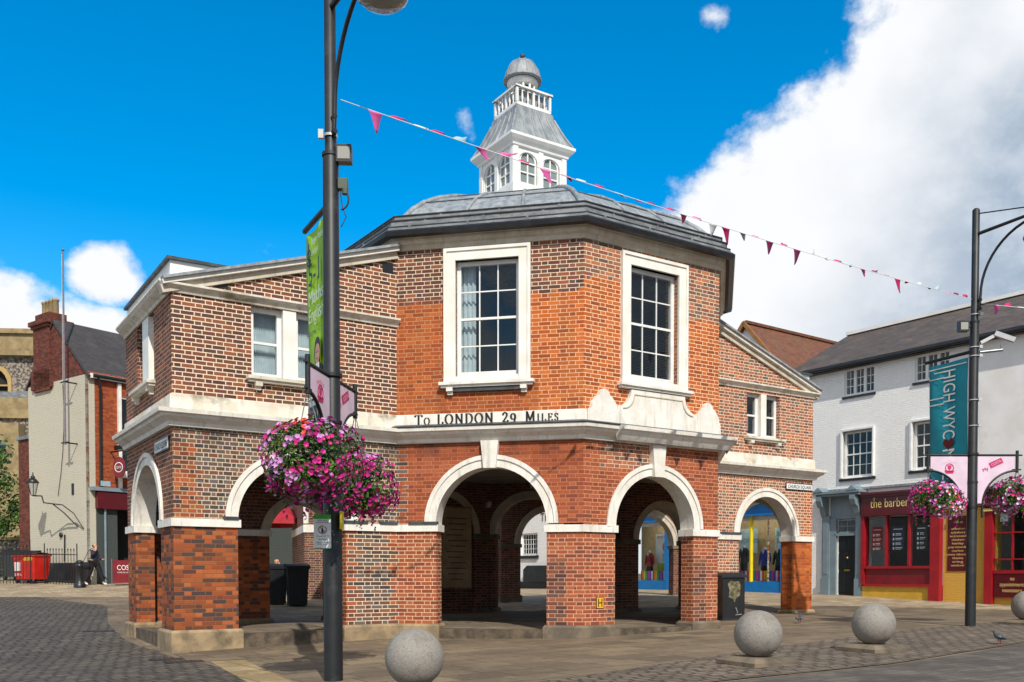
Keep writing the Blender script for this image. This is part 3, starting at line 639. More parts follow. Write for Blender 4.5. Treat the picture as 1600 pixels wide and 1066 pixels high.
# carved apron under the right window: shoulders rise to the sill, with ogee ends
def ogee(c, w, z0, z1):
    pts = []
    for x, z in ((-1, .0), (-.97, .2), (-.86, .36), (-.72, .46), (-.62, .6), (-.44, .66), (-.34, .84), (-.16, .95), (0, 1.)): pts.append((c + x * w, z0 + z * (z1 - z0)))
    return pts + [(2 * c - p[0], p[1]) for p in reversed(pts[:-1])]
out = [(.04, 4.1), (.04, 4.34)] + ogee(.43, .3, 4.36, 4.74)
for k in range(9): a = pi / 2 * k / 8; out.append((.74 + .33 * sin(a) , 4.79 - .34 * cos(a)))
out += [(1.07, 4.79), (2.43, 4.79)]
for k in range(1, 9): a = pi / 2 * k / 8; out.append((2.76 - .33 * cos(a), 4.79 - .34 * sin(a)))
out += ogee(3.07, .3, 4.36, 4.74) + [(3.40, 4.34), (3.40, 4.1)]
MB().wall(FB, out, t=.09, o0=-.085).build('apron', 'stone', mh)
mo = MB()
pts = [(.86, 4.42)] + [(.86 + .28 * sin(pi / 2 * k / 6), 4.70 - .28 * cos(pi / 2 * k / 6)) for k in range(7)] + [(2.36, 4.70)] + [(2.64 - .28 * cos(pi / 2 * k / 6), 4.70 - .28 * sin(pi / 2 * k / 6)) for k in range(7)]
for a, c in zip(pts, pts[1:]):
    if (Vector(a) - Vector(c)).length > .01: mo.beam(FB.p(a[0], -.09, a[1]), FB.p(c[0], -.09, c[1]), .02, .02)
mo.build('moulding', 'frieze', mh)

# upper walls
def rect(a, b_, c, d): return [(a, c), (b_, c), (b_, d), (a, d)]
OZ = 7.45
WA = (1.17, 2.38, 5.02, 7.17); WB = (1.08, 2.30, 5.02, 7.13); WW = (1.34, 2.72, 4.76, 5.99)
def upper(F, L, i, m, outline, holes): MB().wall(F, outline, holes, t=T, m0=mit(i), m1=mit((i + 1) % 12), L=L, ends=False).build('upper_wall', m, mh)
ZE = 6.06
def rake(L, fl=False):
    o = [(0, 4.2), (L, 4.2), (L, 7.28), (0, ZE)]
    return o if not fl else [(0, 4.2), (L, 4.2), (L, ZE), (0, 7.28)]
upper(FE, 3.8, 0, 'bk_endup', rect(0, 3.8, 4.2, ZE), [rect(1.1, 2.5, 4.76, 5.99)])
upper(FF, 4.13, 1, 'bk_dark', rake(4.13), [rect(*WW)])
upper(FA, LA, 2, 'bk_A_up', rect(0, LA, 4.2, OZ), [rect(*WA)])
upper(FB, LB, 3, 'bk_B_up', rect(0, LB, 4.2, OZ), [rect(*WB)])
upper(FC, LC, 4, 'bk_B_up', rect(0, LC, 4.2, OZ), [])
upper(FR_, LR, 5, 'bk_R_up', rake(LR, True), [rect(1.33, 2.52, 4.76, 5.86)])
upper(FX, LX, 6, 'bk_R_up', rect(0, LX, 4.2, ZE), [rect(1.2, 2.6, 4.76, 5.9)])
upper(FRr, (P7 - P6).length, 7, 'bk_R_up', rake((P7 - P6).length), [])
for F, L, i in ((FG, (P8 - P7).length, 8), (FH, (P9 - P8).length, 9), (FI, (P10 - P9).length, 10)): upper(F, L, i, 'bk_dark', rect(0, L, 4.2, OZ), [rect(1.1, 2.3, 5., 7.1)])
upper(FLr, (E0 - P10).length, 11, 'bk_dark', rake((E0 - P10).length, True), [])
OCT = [P1, P2, P3, P4 - V * .15, P7 + V * .0, P8, P9, P10]
for a, c in ((P10, P1), (P4, P7)):
    F = Fr(a, c - a); L = (c - a).length
    MB().wall(F, rect(.3, L - .3, 5.9, OZ), t=.3, o0=.02).build('upper_wall', 'bk_dark', mh)

def sash(F, s0, s1, z0, z1, cols, rows, rec=.13, parent=None, arch_w=0., sill=True, name='window', fm='white', br=True, meet=True, curtain=None, glass='glass', fw=.075):
    par = parent or mh; t = NTH
    b = MB(); w = fw
    b.box(F, (s0, s0 + w), (rec, rec + .09), (z0, z1)); b.box(F, (s1 - w, s1), (rec, rec + .09), (z0, z1))
    b.box(F, (s0 + w, s1 - w), (rec, rec + .09), (z1 - w, z1)); b.box(F, (s0 + w, s1 - w), (rec, rec + .09), (z0, z0 + w * 1.3))
    wi = b.build(name, fm, par)
    a0, a1, c0, c1 = s0 + w, s1 - w, z0 + w * 1.3, z1 - w; g = MB(); zm = (c0 + c1) / 2; bt = .022
    if meet: g.box(F, (a0, a1), (rec + .015, rec + .07), (zm - .022, zm + .022))
    for k in range(1, cols): x = a0 + (a1 - a0) * k / cols; g.box(F, (x - bt / 2, x + bt / 2), (rec + .025, rec + .055), (c0, zm - .022) if meet else (c0, c1))
    if meet:
        for k in range(1, cols): x = a0 + (a1 - a0) * k / cols; g.box(F, (x - bt / 2, x + bt / 2), (rec + .025, rec + .055), (zm + .022, c1))
        hr = rows // 2; segs = [(c0, zm - .022), (zm + .022, c1)]
    else: hr = rows; segs = [(c0, c1)]
    for (q0, q1) in segs:
        for k in range(1, hr):
            z = q0 + (q1 - q0) * k / hr; g.box(F, (a0, a1), (rec + .028, rec + .052), (z - bt / 2, z + bt / 2))
    if meet or cols > 1 or rows > 1: g.build('glazing_bars', fm, wi)
    MB().box(F, (a0 - .01, a1 + .01), (rec + .036, rec + .042), (c0 - .01, c1 + .01)).build('pane', glass, wi)
    if curtain:
        for (x0, x1) in curtain:
            n = max(6, int((x1 - x0) * 60)); r = [[F.p(s0 + w + (s1 - s0 - 2 * w) * (x0 + (x1 - x0) * k / n), rec + .2 + .025 * sin(k * 1.3), z) for k in range(n + 1)] for z in (z0, z1)]
            c = MB(); c.grid(r); c.build('curtain', 'curtain', wi)
    return wi
NTH = 0
def architrave(F, s0, s1, z0, z1, w=.2):
    b = MB()
    for (o, ww, d) in ((-.05, w, 0), (-.075, .055, 1)):
        a0, a1, zt = (s0 - w, s1 + w, z1 + w)
        if d: b.box(F, (a0 - .002, a0 + ww), (o, -.05), (z0, zt + .002)); b.box(F, (a1 - ww, a1 + .002), (o, -.05), (z0, zt + .002)); b.box(F, (a0 + ww, a1 - ww), (o, -.05), (zt - ww, zt + .002))
        else: b.box(F, (a0, s0), (o, .12), (z0, zt)); b.box(F, (s1, a1), (o, .12), (z0, zt)); b.box(F, (s0, s1), (o, .12), (z1, zt))
    return b
def sillb(F, s0, s1, z, brk=True, m='stone'):
    b = MB().box(F, (s0, s1), (-.15, .2), (z - .055, z)); b.box(F, (s0 + .03, s1 - .03), (-.11, .1), (z - .1, z - .055))
    o = b.build('sill', m, mh)
    if brk:
        for s in (s0 + .14, s1 - .26):
            MB().box(F, (s, s + .12), (-.12, .05), (z - .17, z - .1)).box(F, (s + .01, s + .11), (-.07, .04), (z - .23, z - .17)).build('bracket', m, o)
for F, w, nm in ((FA, WA, 1), (FB, WB, 0)):
    wi = sash(F, *w, 3, 4, .1, curtain=[(-.05, .22)] if nm else None)
    architrave(F, w[0], w[1], 4.9, w[3], .22).box(F, (w[0], w[1]), (-.02, .12), (4.9, w[2])).build('architrave', 'cream', mh)
    sillb(F, w[0] - .3, w[1] + .3, 4.905, bool(nm))
MB().box(FA, (WA[0] - .12, WA[1] + .12), (-.08, .02), (4.73, 4.8)).build('sill_panel', 'lead_edge', mh)
def twin(F, s0, s1, z0, z1, mw=.24, mc=None, cur=True):
    c = mc or (s0 + s1) / 2
    MB().box(F, (c - mw / 2, c + mw / 2), (-.01, .25), (z0, z1)).build('mullion', 'cream', mh)
    sash(F, s0, c - mw / 2, z0, z1, 1, 2, .11, curtain=[(-.1, 1.1)] if cur else None); sash(F, c + mw / 2, s1, z0, z1, 1, 2, .11, curtain=[(-.1, 1.1)] if cur else None)
    sillb(F, s0 - .1, s1 + .1, z0, True, 'stone2')
twin(FF, *WW); twin(FE, 1.1, 2.5, 4.76, 5.99, .5, 1.85); twin(FR_, 1.33, 2.52, 4.76, 5.86, .2, None, False); twin(FX, 1.2, 2.6, 4.76, 5.9)
for F in (FG, FH, FI): sash(F, 1.1, 2.3, 5., 7.1, 3, 4, .1)
# string course and raking cornice of the wings
SC = [(0., 6.0), (.03, 6.0), (.05, 6.05), (.1, 6.09), (.13, 6.11), (.13, 6.145), (0, 6.17)]
MB().sweep([E0, P0, FF.p(4.16, 0, 0)], SC).build('string_course', 'stone2', mh)
MB().sweep([FR_.p(-.02, 0, 0), P5, P6], SC, z=-.06).build('string_course', 'stone2', mh)
for F, L, up in ((FF, 4.13, 1), (FR_, LR, 0)):
    a, c = (F.p(-.16, 0, 6.02), F.p(L, 0, 7.35)) if up else (F.p(0, 0, 7.35), F.p(L + .16, 0, 6.0))
    for oo, w, h, dz, m in ((-.0, .2, .13, 0., 'frieze'), (-.05, .26, .07, .1, 'stone'), (-.06, .34, .045, .16, 'lead')):
        e = Vector((F.n.x, F.n.y, 0)) * (oo + .04)
        MB().beam(a + e + Vector((0, 0, dz)), c + e + Vector((0, 0, dz)), w, h).build('raking_cornice' if m != 'lead' else 'lead_coping', m, mh)
MB().sweep([E0, FE.p(3.8, 0, 0) + Vector((U.x * 0, 0, 0))], [(.0, 6.13), (.14, 6.12), (.19, 6.17), (.19, 6.2), (0, 6.22)]).build('eaves', 'stone', mh)
MB().sweep([P5, P6], [(.0, 6.1), (.14, 6.1), (.2, 6.18), (.2, 6.22), (0, 6.26)]).build('eaves', 'stone', mh)
# wing roofs and the white boxes at their outer edges
for F, L in ((FF, 4.13), (FR_, LR)):
    up = F is FF; z = lambda s: (6.1 + 1.28 * s / L) if up else (7.38 - 1.28 * s / L)
    b = MB(); s0, s1 = 0.05, L + .2
    if not up: s0, s1 = -.2, L - .05
    q = [F.p(s0, .12, z(s0)), F.p(s1, .12, z(s1)), F.p(s1, 3.75, z(s1)), F.p(s0, 3.75, z(s0))]
    b.face(q); b.face([p - Vector((0, 0, .1)) for p in q[::-1]])
    for i in range(4): b.face([q[i] - Vector((0, 0, .1)), q[(i + 1) % 4] - Vector((0, 0, .1)), q[(i + 1) % 4], q[i]])
    b.build('wing_roof', 'lead', mh)
    x0, x1 = (.02, 1.5) if up else (L - 1.5, L - .02)
    MB().box(F, (x0, x1), (.12, 3.7), (6.05, 6.57)).build('roof_box', 'white', mh)
    MB().box(F, (x0 - .06, x1 + .05), (.06, 3.76), (6.57, 6.62)).build('lead_capping', 'lead_edge', mh)
# octagon frieze, gutter, stepped lead skirt, dome
def octk(k): return [(cen.x + k * c, cen.y + k * s_) for c, s_ in OV]
ang = atan2(P2.y - cen.y, P2.x - cen.x)
OV = [(4.66 * cos(ang + i * pi / 4 - pi / 4), 4.66 * sin(ang + i * pi / 4 - pi / 4)) for i in range(8)]
OV[0] = tuple(P1 - cen); OV[1] = tuple(P2 - cen); OV[2] = tuple(P3 - cen)
MB().sweep([(cen.x + a, cen.y + c) for a, c in OV], [(0., 7.43), (.03, 7.42), (.04, 7.5), (.09, 7.53), (.11, 7.62), (.15, 7.64), (.16, 7.68), (-.1, 7.69)], closed=True).build('frieze', 'frieze', mh)
MB().sweep([(cen.x + a, cen.y + c) for a, c in OV], [(.1, 7.64), (.2, 7.6), (.29, 7.62), (.31, 7.69), (.25, 7.74), (.1, 7.75)], closed=True).build('gutter', 'gutter', mh)
SK = MB().sweep([(cen.x + a, cen.y + c) for a, c in OV], [(.22, 7.72), (.2, 7.83), (.13, 7.84), (.12, 7.97), (.04, 7.98), (.03, 8.09), (-.3, 8.13), (-.5, 8.1)], closed=True)
skb = SK
for g_, z_ in ((.215, 7.825), (.145, 7.965), (.055, 8.085)): MB().sweep([(cen.x + a, cen.y + c) for a, c in OV], [(g_ - .03, z_ - .012), (g_, z_ - .02), (g_ + .003, z_ - .004), (g_ - .03, z_ + .004)], closed=True).build('lead_drip', 'lead_edge', mh)
jb = skb
for i in range(8):
    a, c = Vector(OV[i]), Vector(OV[(i + 1) % 8]); dn_ = (c - a).normalized(); on = Vector((dn_.y, -dn_.x))
    for row_, (g_, z0, z1) in enumerate(((.212, 7.74, 7.82), (.128, 7.85, 7.96), (.038, 7.99, 8.08))):
        for j in range(3):
            q_ = cen + a.lerp(c, (j + .3 + .25 * row_) / 3.2) + on * g_; jb.beam((q_.x, q_.y, z0), (q_.x, q_.y, z1), .05, .012, (on.x, on.y, 0))
skb.build('roof_skirt', 'lead_dark', mh)
prof = [(.955, 8.1), (.9, 8.34), (.82, 8.6), (.72, 8.84), (.6, 9.06), (.47, 9.23), (.34, 9.36), (.2, 9.45), (.02, 9.48)]
ring = lambda k, z: [(cen.x + k * a, cen.y + k * c, z) for a, c in OV]
db = MB()
for (k0, z0), (k1, z1) in zip(prof, prof[1:]):
    r0, r1 = ring(k0, z0), ring(k1, z1)
    for i in range(8): db.face([r0[i], r0[(i + 1) % 8], r1[(i + 1) % 8], r1[i]])
dome = db.build('dome', 'lead', mh)
rb = MB()
for i in range(8):
    a, c = Vector(OV[i]), Vector(OV[(i + 1) % 8])
    for fr_ in (0, .36, .68):
        d = a.lerp(c, fr_)
        rb.tube([(cen.x + k * d.x, cen.y + k * d.y, z + .015) for k, z in prof[:-1]], .05 if fr_ == 0 else .034, 6)
rb.build('dome_rolls', 'lead', dome)
sm = MB()
for k, z in ((.82, 8.605), (.6, 9.065)): sm.tube([Vector(q) + Vector((0, 0, .005)) for q in ring(k, z) + ring(k, z)[:1]], .014, 5)
sm.build('dome_laps', 'lead_edge', dome)
# cupola
cc = Vector((.24, 21.67)); CF = Fr(cc, U)
hb = .70
MB().box(CF, (-hb - .05, hb + .05), (-hb - .05, hb + .05), (9.3, 9.9)).build('cupola_base', 'white', mh)
cup = MB(); FS = [Fr(CF.p(-hb, -hb, 0), U), Fr(CF.p(hb, -hb, 0), V), Fr(CF.p(hb, hb, 0), -U), Fr(CF.p(-hb, hb, 0), -V)]
def archhole(a0, a1, z0, zs): r = (a1 - a0) / 2; return [(a0, z0), (a1, z0)] + [((a0 + a1) / 2 + r * cos(pi * k / 12), zs + r * .75 * sin(pi * k / 12)) for k in range(13)]
for F in FS: cup.wall(F, rect(0, 1.4, 9.9, 10.78), [archhole(.15, .64, 9.96, 10.45), archhole(.76, 1.25, 9.96, 10.45)], t=.09, m0=1, m1=1, L=1.4, ends=False)
cup = cup.build('cupola_wall', 'white', mh)
for F in FS[:]:
    for a0 in (.17, .78):
        g = MB(); g.box(F, (a0 + .21, a0 + .24), (.03, .06), (9.98, 10.62))
        for z in (10.2, 10.42): g.box(F, (a0, a0 + .45), (.032, .058), (z - .014, z + .014))
        g.ring(F, a0 + .225, 10.45, .185, .225, .028, .062, 12)
        g.box(F, (a0, a0 + .035), (.028, .062), (9.98, 10.45)).box(F, (a0 + .415, a0 + .45), (.028, .062), (9.98, 10.45))
        w = g.build('cupola_window', 'white', mh)
        MB().box(F, (a0 - .01, a0 + .46), (.064, .07), (9.97, 10.64)).build('pane', 'glass_pale', w)
    pp = MB()
    for s_ in (-.012, .655, 1.292): pp.box(F, (s_, s_ + .12), (-.03, .0), (9.9, 10.72))
    pp.build('pilaster', 'white', mh)
sq = [CF.p(-hb, -hb, 0), CF.p(hb, -hb, 0), CF.p(hb, hb, 0), CF.p(-hb, hb, 0)]
MB().sweep(sq, [(0, 10.70), (.05, 10.72), (.06, 10.76), (.12, 10.82), (.17, 10.88), (.17, 10.94), (-.6, 10.96)], closed=True).build('cupola_cornice', 'white', mh)
bell = [(.83, 10.94), (.77, 11.05), (.69, 11.2), (.61, 11.38), (.545, 11.53), (.52, 11.6), (.50, 11.73), (.46, 11.76)]
bb = MB()
for (r0, z0), (r1, z1) in zip(bell, bell[1:]):
    q0 = [CF.p(x * r0, y * r0, z0) for x, y in ((-1, -1), (1, -1), (1, 1), (-1, 1))]; q1 = [CF.p(x * r1, y * r1, z1) for x, y in ((-1, -1), (1, -1), (1, 1), (-1, 1))]
    for i in range(4): bb.face([q0[i], q0[(i + 1) % 4], q1[(i + 1) % 4], q1[i]])
bb.face([CF.p(x * .46, y * .46, 11.76) for x, y in ((-1, -1), (1, -1), (1, 1), (-1, 1))])
bell_o = bb.build('cupola_roof', 'lead', mh)
rr = MB()
for i in range(4):
    for k in (0, .2, .4, .6, .8):
        pts = []
        for r, z in bell[:-2]:
            c4 = [(-1, -1), (1, -1), (1, 1), (-1, 1)]; a = Vector(c4[i]); c = Vector(c4[(i + 1) % 4]); d = a.lerp(c, k) * r; pts.append(CF.p(d.x, d.y, z + .008))
        rr.tube(pts, .024 if k else .03, 6)
rr.build('roof_rolls', 'lead', bell_o)
bl = MB(); hbal = .47
for F in [Fr(CF.p(-hbal, -hbal, 0), U), Fr(CF.p(hbal, -hbal, 0), V), Fr(CF.p(hbal, hbal, 0), -U), Fr(CF.p(-hbal, hbal, 0), -V)]:
    bl.box(F, (.0, .94), (0, .05), (11.76, 11.83)); bl.box(F, (-.03, .97), (-.03, .07), (12.15, 12.19))
    for k in range(7):
        x = .02 + .9 * k / 6
        if k in (0, 3, 6): bl.box(F, (x - .025, x + .025), (.002, .052), (11.83, 12.15))
        else: bl.lathe(F.p(x, .027, 11.83), [(.02, 0), (.014, .05), (.03, .12), (.014, .25), (.022, .32)], 8)
bl.build('balustrade', 'white', mh)
MB().box(CF, (-.36, .36), (-.36, .36), (11.76, 12.16)).build('lantern_base', 'lead', mh)
dr = MB()
for k in range(12):
    a = 2 * pi * k / 12; dr.tube([CF.p(.29 * cos(a), .29 * sin(a), 12.16), CF.p(.29 * cos(a), .29 * sin(a), 12.42)], .028, 8)
dr.lathe(CF.p(0, 0, 12.41), [(.2, 0), (.33, 0), (.33, .05), (.35, .06), (.36, .13), (.2, .14)], 24)
dr.build('drum', 'white', mh); MB().lathe(CF.p(0, 0, 12.16), [(.18, 0), (.18, .28)], 12).build('drum_core', 'dark', mh)
td = MB().lathe(CF.p(0, 0, 12.55), [(.36, -.0), (.44, 0), (.445, .03), (.40, .07), (.39, .15), (.35, .28), (.265, .40), (.15, .475), (.05, .50), (.03, .54)], 24).build('top_dome', 'lead', mh)
q = MB()
for k in range(10):
    a = 2 * pi * k / 10; q.tube([CF.p(r * cos(a), r * sin(a), 12.55 + h) for r, h in ((.405, .07), (.395, .15), (.355, .28), (.27, .40), (.155, .477), (.05, .502))], .012, 5)
q.build('dome_rolls', 'lead', td)
MB().ball(CF.p(0, 0, 13.14), .06, 8).lathe(CF.p(0, 0, 13.06), [(.05, 0), (.025, .03), (.03, .06)], 10).build('finial', 'lead_edge', mh)
FRA = Fr((-.35, 30.73), (.943, .334))
ro = [(0, 2.3)]
for c_, r_ in ((1.77, 1.3), (5.35, 1.25)): ro += [(c_ - r_, 2.3)] + arc(c_, 2.3, r_)[1:-1] + [(c_ + r_, 2.3)]
MB().wall(FRA, ro + [(6.85, 2.3), (6.85, 3.9), (0, 3.9)], t=.34).build('rear_arcade_wall', 'bk_in', mh)
for c_, r_ in ((1.77, 1.1), (5.35, 1.05)): arch(FRA, c_, 2.3, r_, r_ + .2, m='frieze')
for a_, b_ in ((0, .67), (2.87, 4.3), (6.4, 6.85)):
    MB().box(FRA, (a_, b_), (0, .34), (.3, 2.18)).build('pier', 'bk_in', mh); MB().box(FRA, (a_ - .04, b_ + .04), (-.04, .38), (2.18, 2.298)).build('impost', 'plinth2', mh); MB().box(FRA, (a_ - .05, b_ + .05), (-.05, .39), (.1, .6)).build('plinth', 'plinth2', mh)
MB().prism([tuple(FRA.p(0, .3, 0).xy), tuple(P9), tuple(P8), tuple(P7), tuple(FRA.p(6.85, .3, 0).xy)][::-1], 3.88, 4.02).build('porch_roof', 'lead_dark', mh)
# plaques of dark lead over the imposts, air bricks
for F, a, c, z in ((FF, .82, 1.08, ZS), (FF, 3.0, 3.5, ZS), (FF, 3.75, 4.11, ZS), (FA, .25, .82, ZS), (FR_, .42, 1.1, ZS + .04)):
    MB().box(F, (a, c), (-.07, .02), (z, z + .05)).build('lead_strip', 'lead_edge', mh)
for F, s_, z in ((FF, .83, 6.22), (FF, 3.95, 7.02)):
    MB().box(F, (s_ - .11, s_ + .11), (-.012, .02), (z - .02, z + .16)).build('vent', 'black', mh)
# inscription in serif capitals: strokes thicken as they turn vertical
def serif(body, F, s, z, h, gap, sc_small=.72):
    G = {'T': (.78, [[(.03, .84), (.03, 1), (.75, 1), (.75, .84)], [(.39, 1), (.39, 0)], [(.25, 0), (.53, 0)]]),
         'L': (.66, [[(.17, 0), (.17, 1)], [(.04, 1), (.3, 1)], [(.04, 0), (.6, 0), (.6, .24)]]),
         'N': (.86, [[(.14, 0), (.14, 1)], [(.14, .97), (.7, .03)], [(.7, 1), (.7, 0)], [(.02, 0), (.27, 0)], [(.02, 1), (.2, 1)], [(.58, 1), (.82, 1)]]),
         'D': (.84, [[(.16, 0), (.16, 1)], [(.03, 1), (.38, 1), (.58, .93), (.72, .75), (.76, .5), (.72, .25), (.58, .07), (.38, 0), (.03, 0)]]),
         'M': (1.0, [[(.14, 0), (.16, 1)], [(.16, .97), (.48, .1)], [(.48, .1), (.8, .97)], [(.82, 1), (.84, 0)], [(.02, 0), (.26, 0)], [(.7, 0), (.97, 0)], [(.04, 1), (.2, 1)], [(.76, 1), (.94, 1)]]),
         'I': (.36, [[(.18, 0), (.18, 1)], [(.05, 0), (.31, 0)], [(.05, 1), (.31, 1)]]),
         'E': (.68, [[(.17, 0), (.17, 1)], [(.03, 1), (.6, 1), (.6, .8)], [(.17, .52), (.46, .52)], [(.46, .62), (.46, .42)], [(.03, 0), (.62, 0), (.62, .22)]]),
         'S': (.58, [[(.5, .78), (.42, .96), (.27, 1), (.12, .94), (.08, .76), (.16, .6), (.3, .51), (.44, .42), (.5, .26), (.44, .07), (.28, 0), (.12, .04), (.06, .22)]]),
         '2': (.66, [[(.1, .72), (.14, .9), (.3, 1), (.46, .92), (.52, .74), (.44, .52), (.26, .26), (.08, .04), (.22, .1), (.4, .02), (.58, .04), (.6, .2)]]),
         '9': (.66, [[(.3 + .22 * cos(a), .55 + .3 * sin(a)) for a in [2 * pi * k / 14 for k in range(15)]], [(.52, .55), (.5, .3), (.42, 0), (.26, -.2), (.1, -.28)]]),
         'O': (.9, [[(.43 + .37 * cos(a), .5 + .5 * sin(a)) for a in [2 * pi * k / 20 for k in range(21)]]]), ' ': (.55, [])}
    b = MB()
    for ch, small in body:
        w, st = G[ch]; hh = h * (sc_small if small else 1)
        for pl in st:
            for p, q in zip(pl, pl[1:]):
                dx, dy = q[0] - p[0], q[1] - p[1]; L = sqrt(dx * dx + dy * dy) or 1; th = (.055 + .155 * (abs(dy) / L) ** 1.5) * hh
                a = FV(F, s + p[0] * hh, z + p[1] * hh); c = FV(F, s + q[0] * hh, z + q[1] * hh)
                nrm = Vector((F.n.x, F.n.y, 0)); e = (c - a).cross(nrm).normalized() * th / 2; dd = (c - a).normalized() * (.0 if L > .2 else .008 * hh)
                b.face([a - e - dd, c - e + dd, c + e + dd, a + e - dd][::-1])
        s += w * hh + gap
    return b, s
def FV(F, s, z): return F.p(s, -.0535, z)
msg = [('T', 0), ('O', 1), (' ', 1)] + [(c, 0) for c in 'LONDON'] + [(' ', 0)] + [('2', 0), ('9', 0), (' ', 0), ('M', 0)] + [(c, 1) for c in 'ILES']
b, send = serif(msg, FA, .38, 4.135, .165, .03)
k = (3.16 - .38) / (send - .38)
b2, _ = serif(msg, FA, .38, 4.135, .165 * k, .03 * k)
s_ = .38
for ch in msg:
    bl_, s_n = serif([ch], FA, s_, 4.135, .165 * k, .03 * k)
    if bl_.f: bl_.build('letter', 'ink', mh)
    s_ = s_n

# ------------------------------------------------------------------ street furniture close to the market house
o = MB().box(FE, (1.95, 3.42), (-.05, -.02), (3.50, 3.72)); o = None
nameplates = ((FE, 2.62, 3.62, 3.45, 3.63, 'CHURCH SQUARE', 'CHURCH SQUARE street nameplate on the left end of the market house'), (FR_, 2.78, 3.79, 3.52, 3.66, 'CHURCH SQUARE', 'CHURCH SQUARE street nameplate above the small right hand arch'))
for F, a, c, z0, z1, tx, lb in nameplates:
    r = root('street_nameplate', lb, 'sign', F.p((a + c) / 2, -.03, z0), 'street nameplates')
    MB().box(F, (a - .02, c + .02), (-.03, -.005), (z0 - .02, z1 + .02)).build('border', 'black', r)
    MB().box(F, (a, c), (-.036, -.01), (z0, z1)).build('plate', 'paperw', r)
    text(tx, (z1 - z0) * .62, F.p(a + .05, -.038, z0 + (z1 - z0) * .2), (F.d.x, F.d.y, 0), (0, 0, 1), 'ink', r, 'lettering', width=c - a - .1)
r = root('hydrant_sign', 'small yellow H hydrant sign low on the corner pier below the inscription', 'sign', FB.p(.37, -.01, .68))
MB().box(FB, (.30, .47), (-.014, .01), (.68, .89)).build('plate', 'black', r); MB().box(FB, (.308, .462), (-.018, 0), (.688, .882)).build('face', mat('hydrant_yellow', lin('f2b81e', .85)), r)
MB().box(FB, (.335, .355), (-.021, -.01), (.71, .86)).box(FB, (.415, .435), (-.021, -.01), (.71, .86)).box(FB, (.355, .415), (-.021, -.01), (.775, .795)).build('lettering', 'ink', r)
r = root('inscription_board', 'tall dull stone coloured board of faint lettering inside the dark central arch', 'board', Fq.p(1.75, 0, .9))
Fb = Fr(P8, P9 - P8)
xx = (P8 - P9).normalized(); Fbd = Fr(P9, P8 - P9)
MB().box(Fbd, (1.66, 2.56), (-.47, -.41), (.95, 3.1)).build('panel', mat('board_stone', lin('c8b08c', .85), lin('b09a7a', .85), 3, .9), r)
MB().box(Fbd, (1.62, 2.6), (-.43, -.36), (.91, 3.14)).build('frame', 'plinth', r)
for k in range(12): MB().box(Fbd, (1.78 + .06 * (k % 3), 2.44 - .05 * (k % 4)), (-.474, -.465), (2.8 - k * .15, 2.83 - k * .15)).build('text_line', 'plinth2', r)
def lantern(p, name, lab, sc=1., arm=None):
    r = root(name, lab, 'lantern', p); P = Vector(p); b = MB()
    b.lathe(P + Vector((0, 0, .0)) * sc, [(.02, 0), (.06 * sc, .01), (.07 * sc, .03)], 6); b.lathe(P + Vector((0, 0, .37 * sc)), [(.17 * sc, 0), (.18 * sc, .02 * sc), (.09 * sc, .12 * sc), (.06 * sc, .13 * sc), (.06 * sc, .18 * sc), (.02 * sc, .22 * sc), (.015 * sc, .3 * sc)], 6)
    for k in range(6):
        a = 2 * pi * k / 6; b.tube([P + Vector((.075 * cos(a), .075 * sin(a), .03)) * sc, P + Vector((.155 * cos(a), .155 * sin(a), .38)) * sc], .009 * sc, 5)
    b.build('frame', 'black', r)
    MB().lathe(P, [(.07 * sc, .03 * sc), (.148 * sc, .375 * sc)], 6).build('glass', 'lampglass', r)
    MB().ball(P + Vector((0, 0, .18 * sc)), .035 * sc, 8).build('bulb', 'paperw', r)
    if arm: MB().tube(arm, .014 * sc, 6).build('bracket', 'black', r)
    return r
lantern(FA.p(2.45, 1.2, 2.98), 'hanging_lantern', 'black hanging lantern inside the arch below the London inscription', 1.25, [FA.p(2.45, 1.2, 3.45), FA.p(2.45, 1.2, 3.83)])
lantern(FF.p(2.3, 1.6, 2.95), 'hanging_lantern', 'black hanging lantern in the dark left arch behind the flower baskets', 1.1, [FF.p(2.3, 1.6, 3.45), FF.p(2.3, 1.6, 3.83)])
r = root('wall_lamp', 'white bulkhead wall lamp inside the central arch', 'lamp', Fbd.p(3.15, -.1, 3.15))
MB().box(Fbd, (3.1, 3.2), (-.46, -.34), (3.15, 3.3)).lathe(Fbd.p(3.15, -.46, 3.25), [(.07, -.03), (.08, .02), (.05, .06), (.01, .07)], 12).build('housing', 'paperw', r)

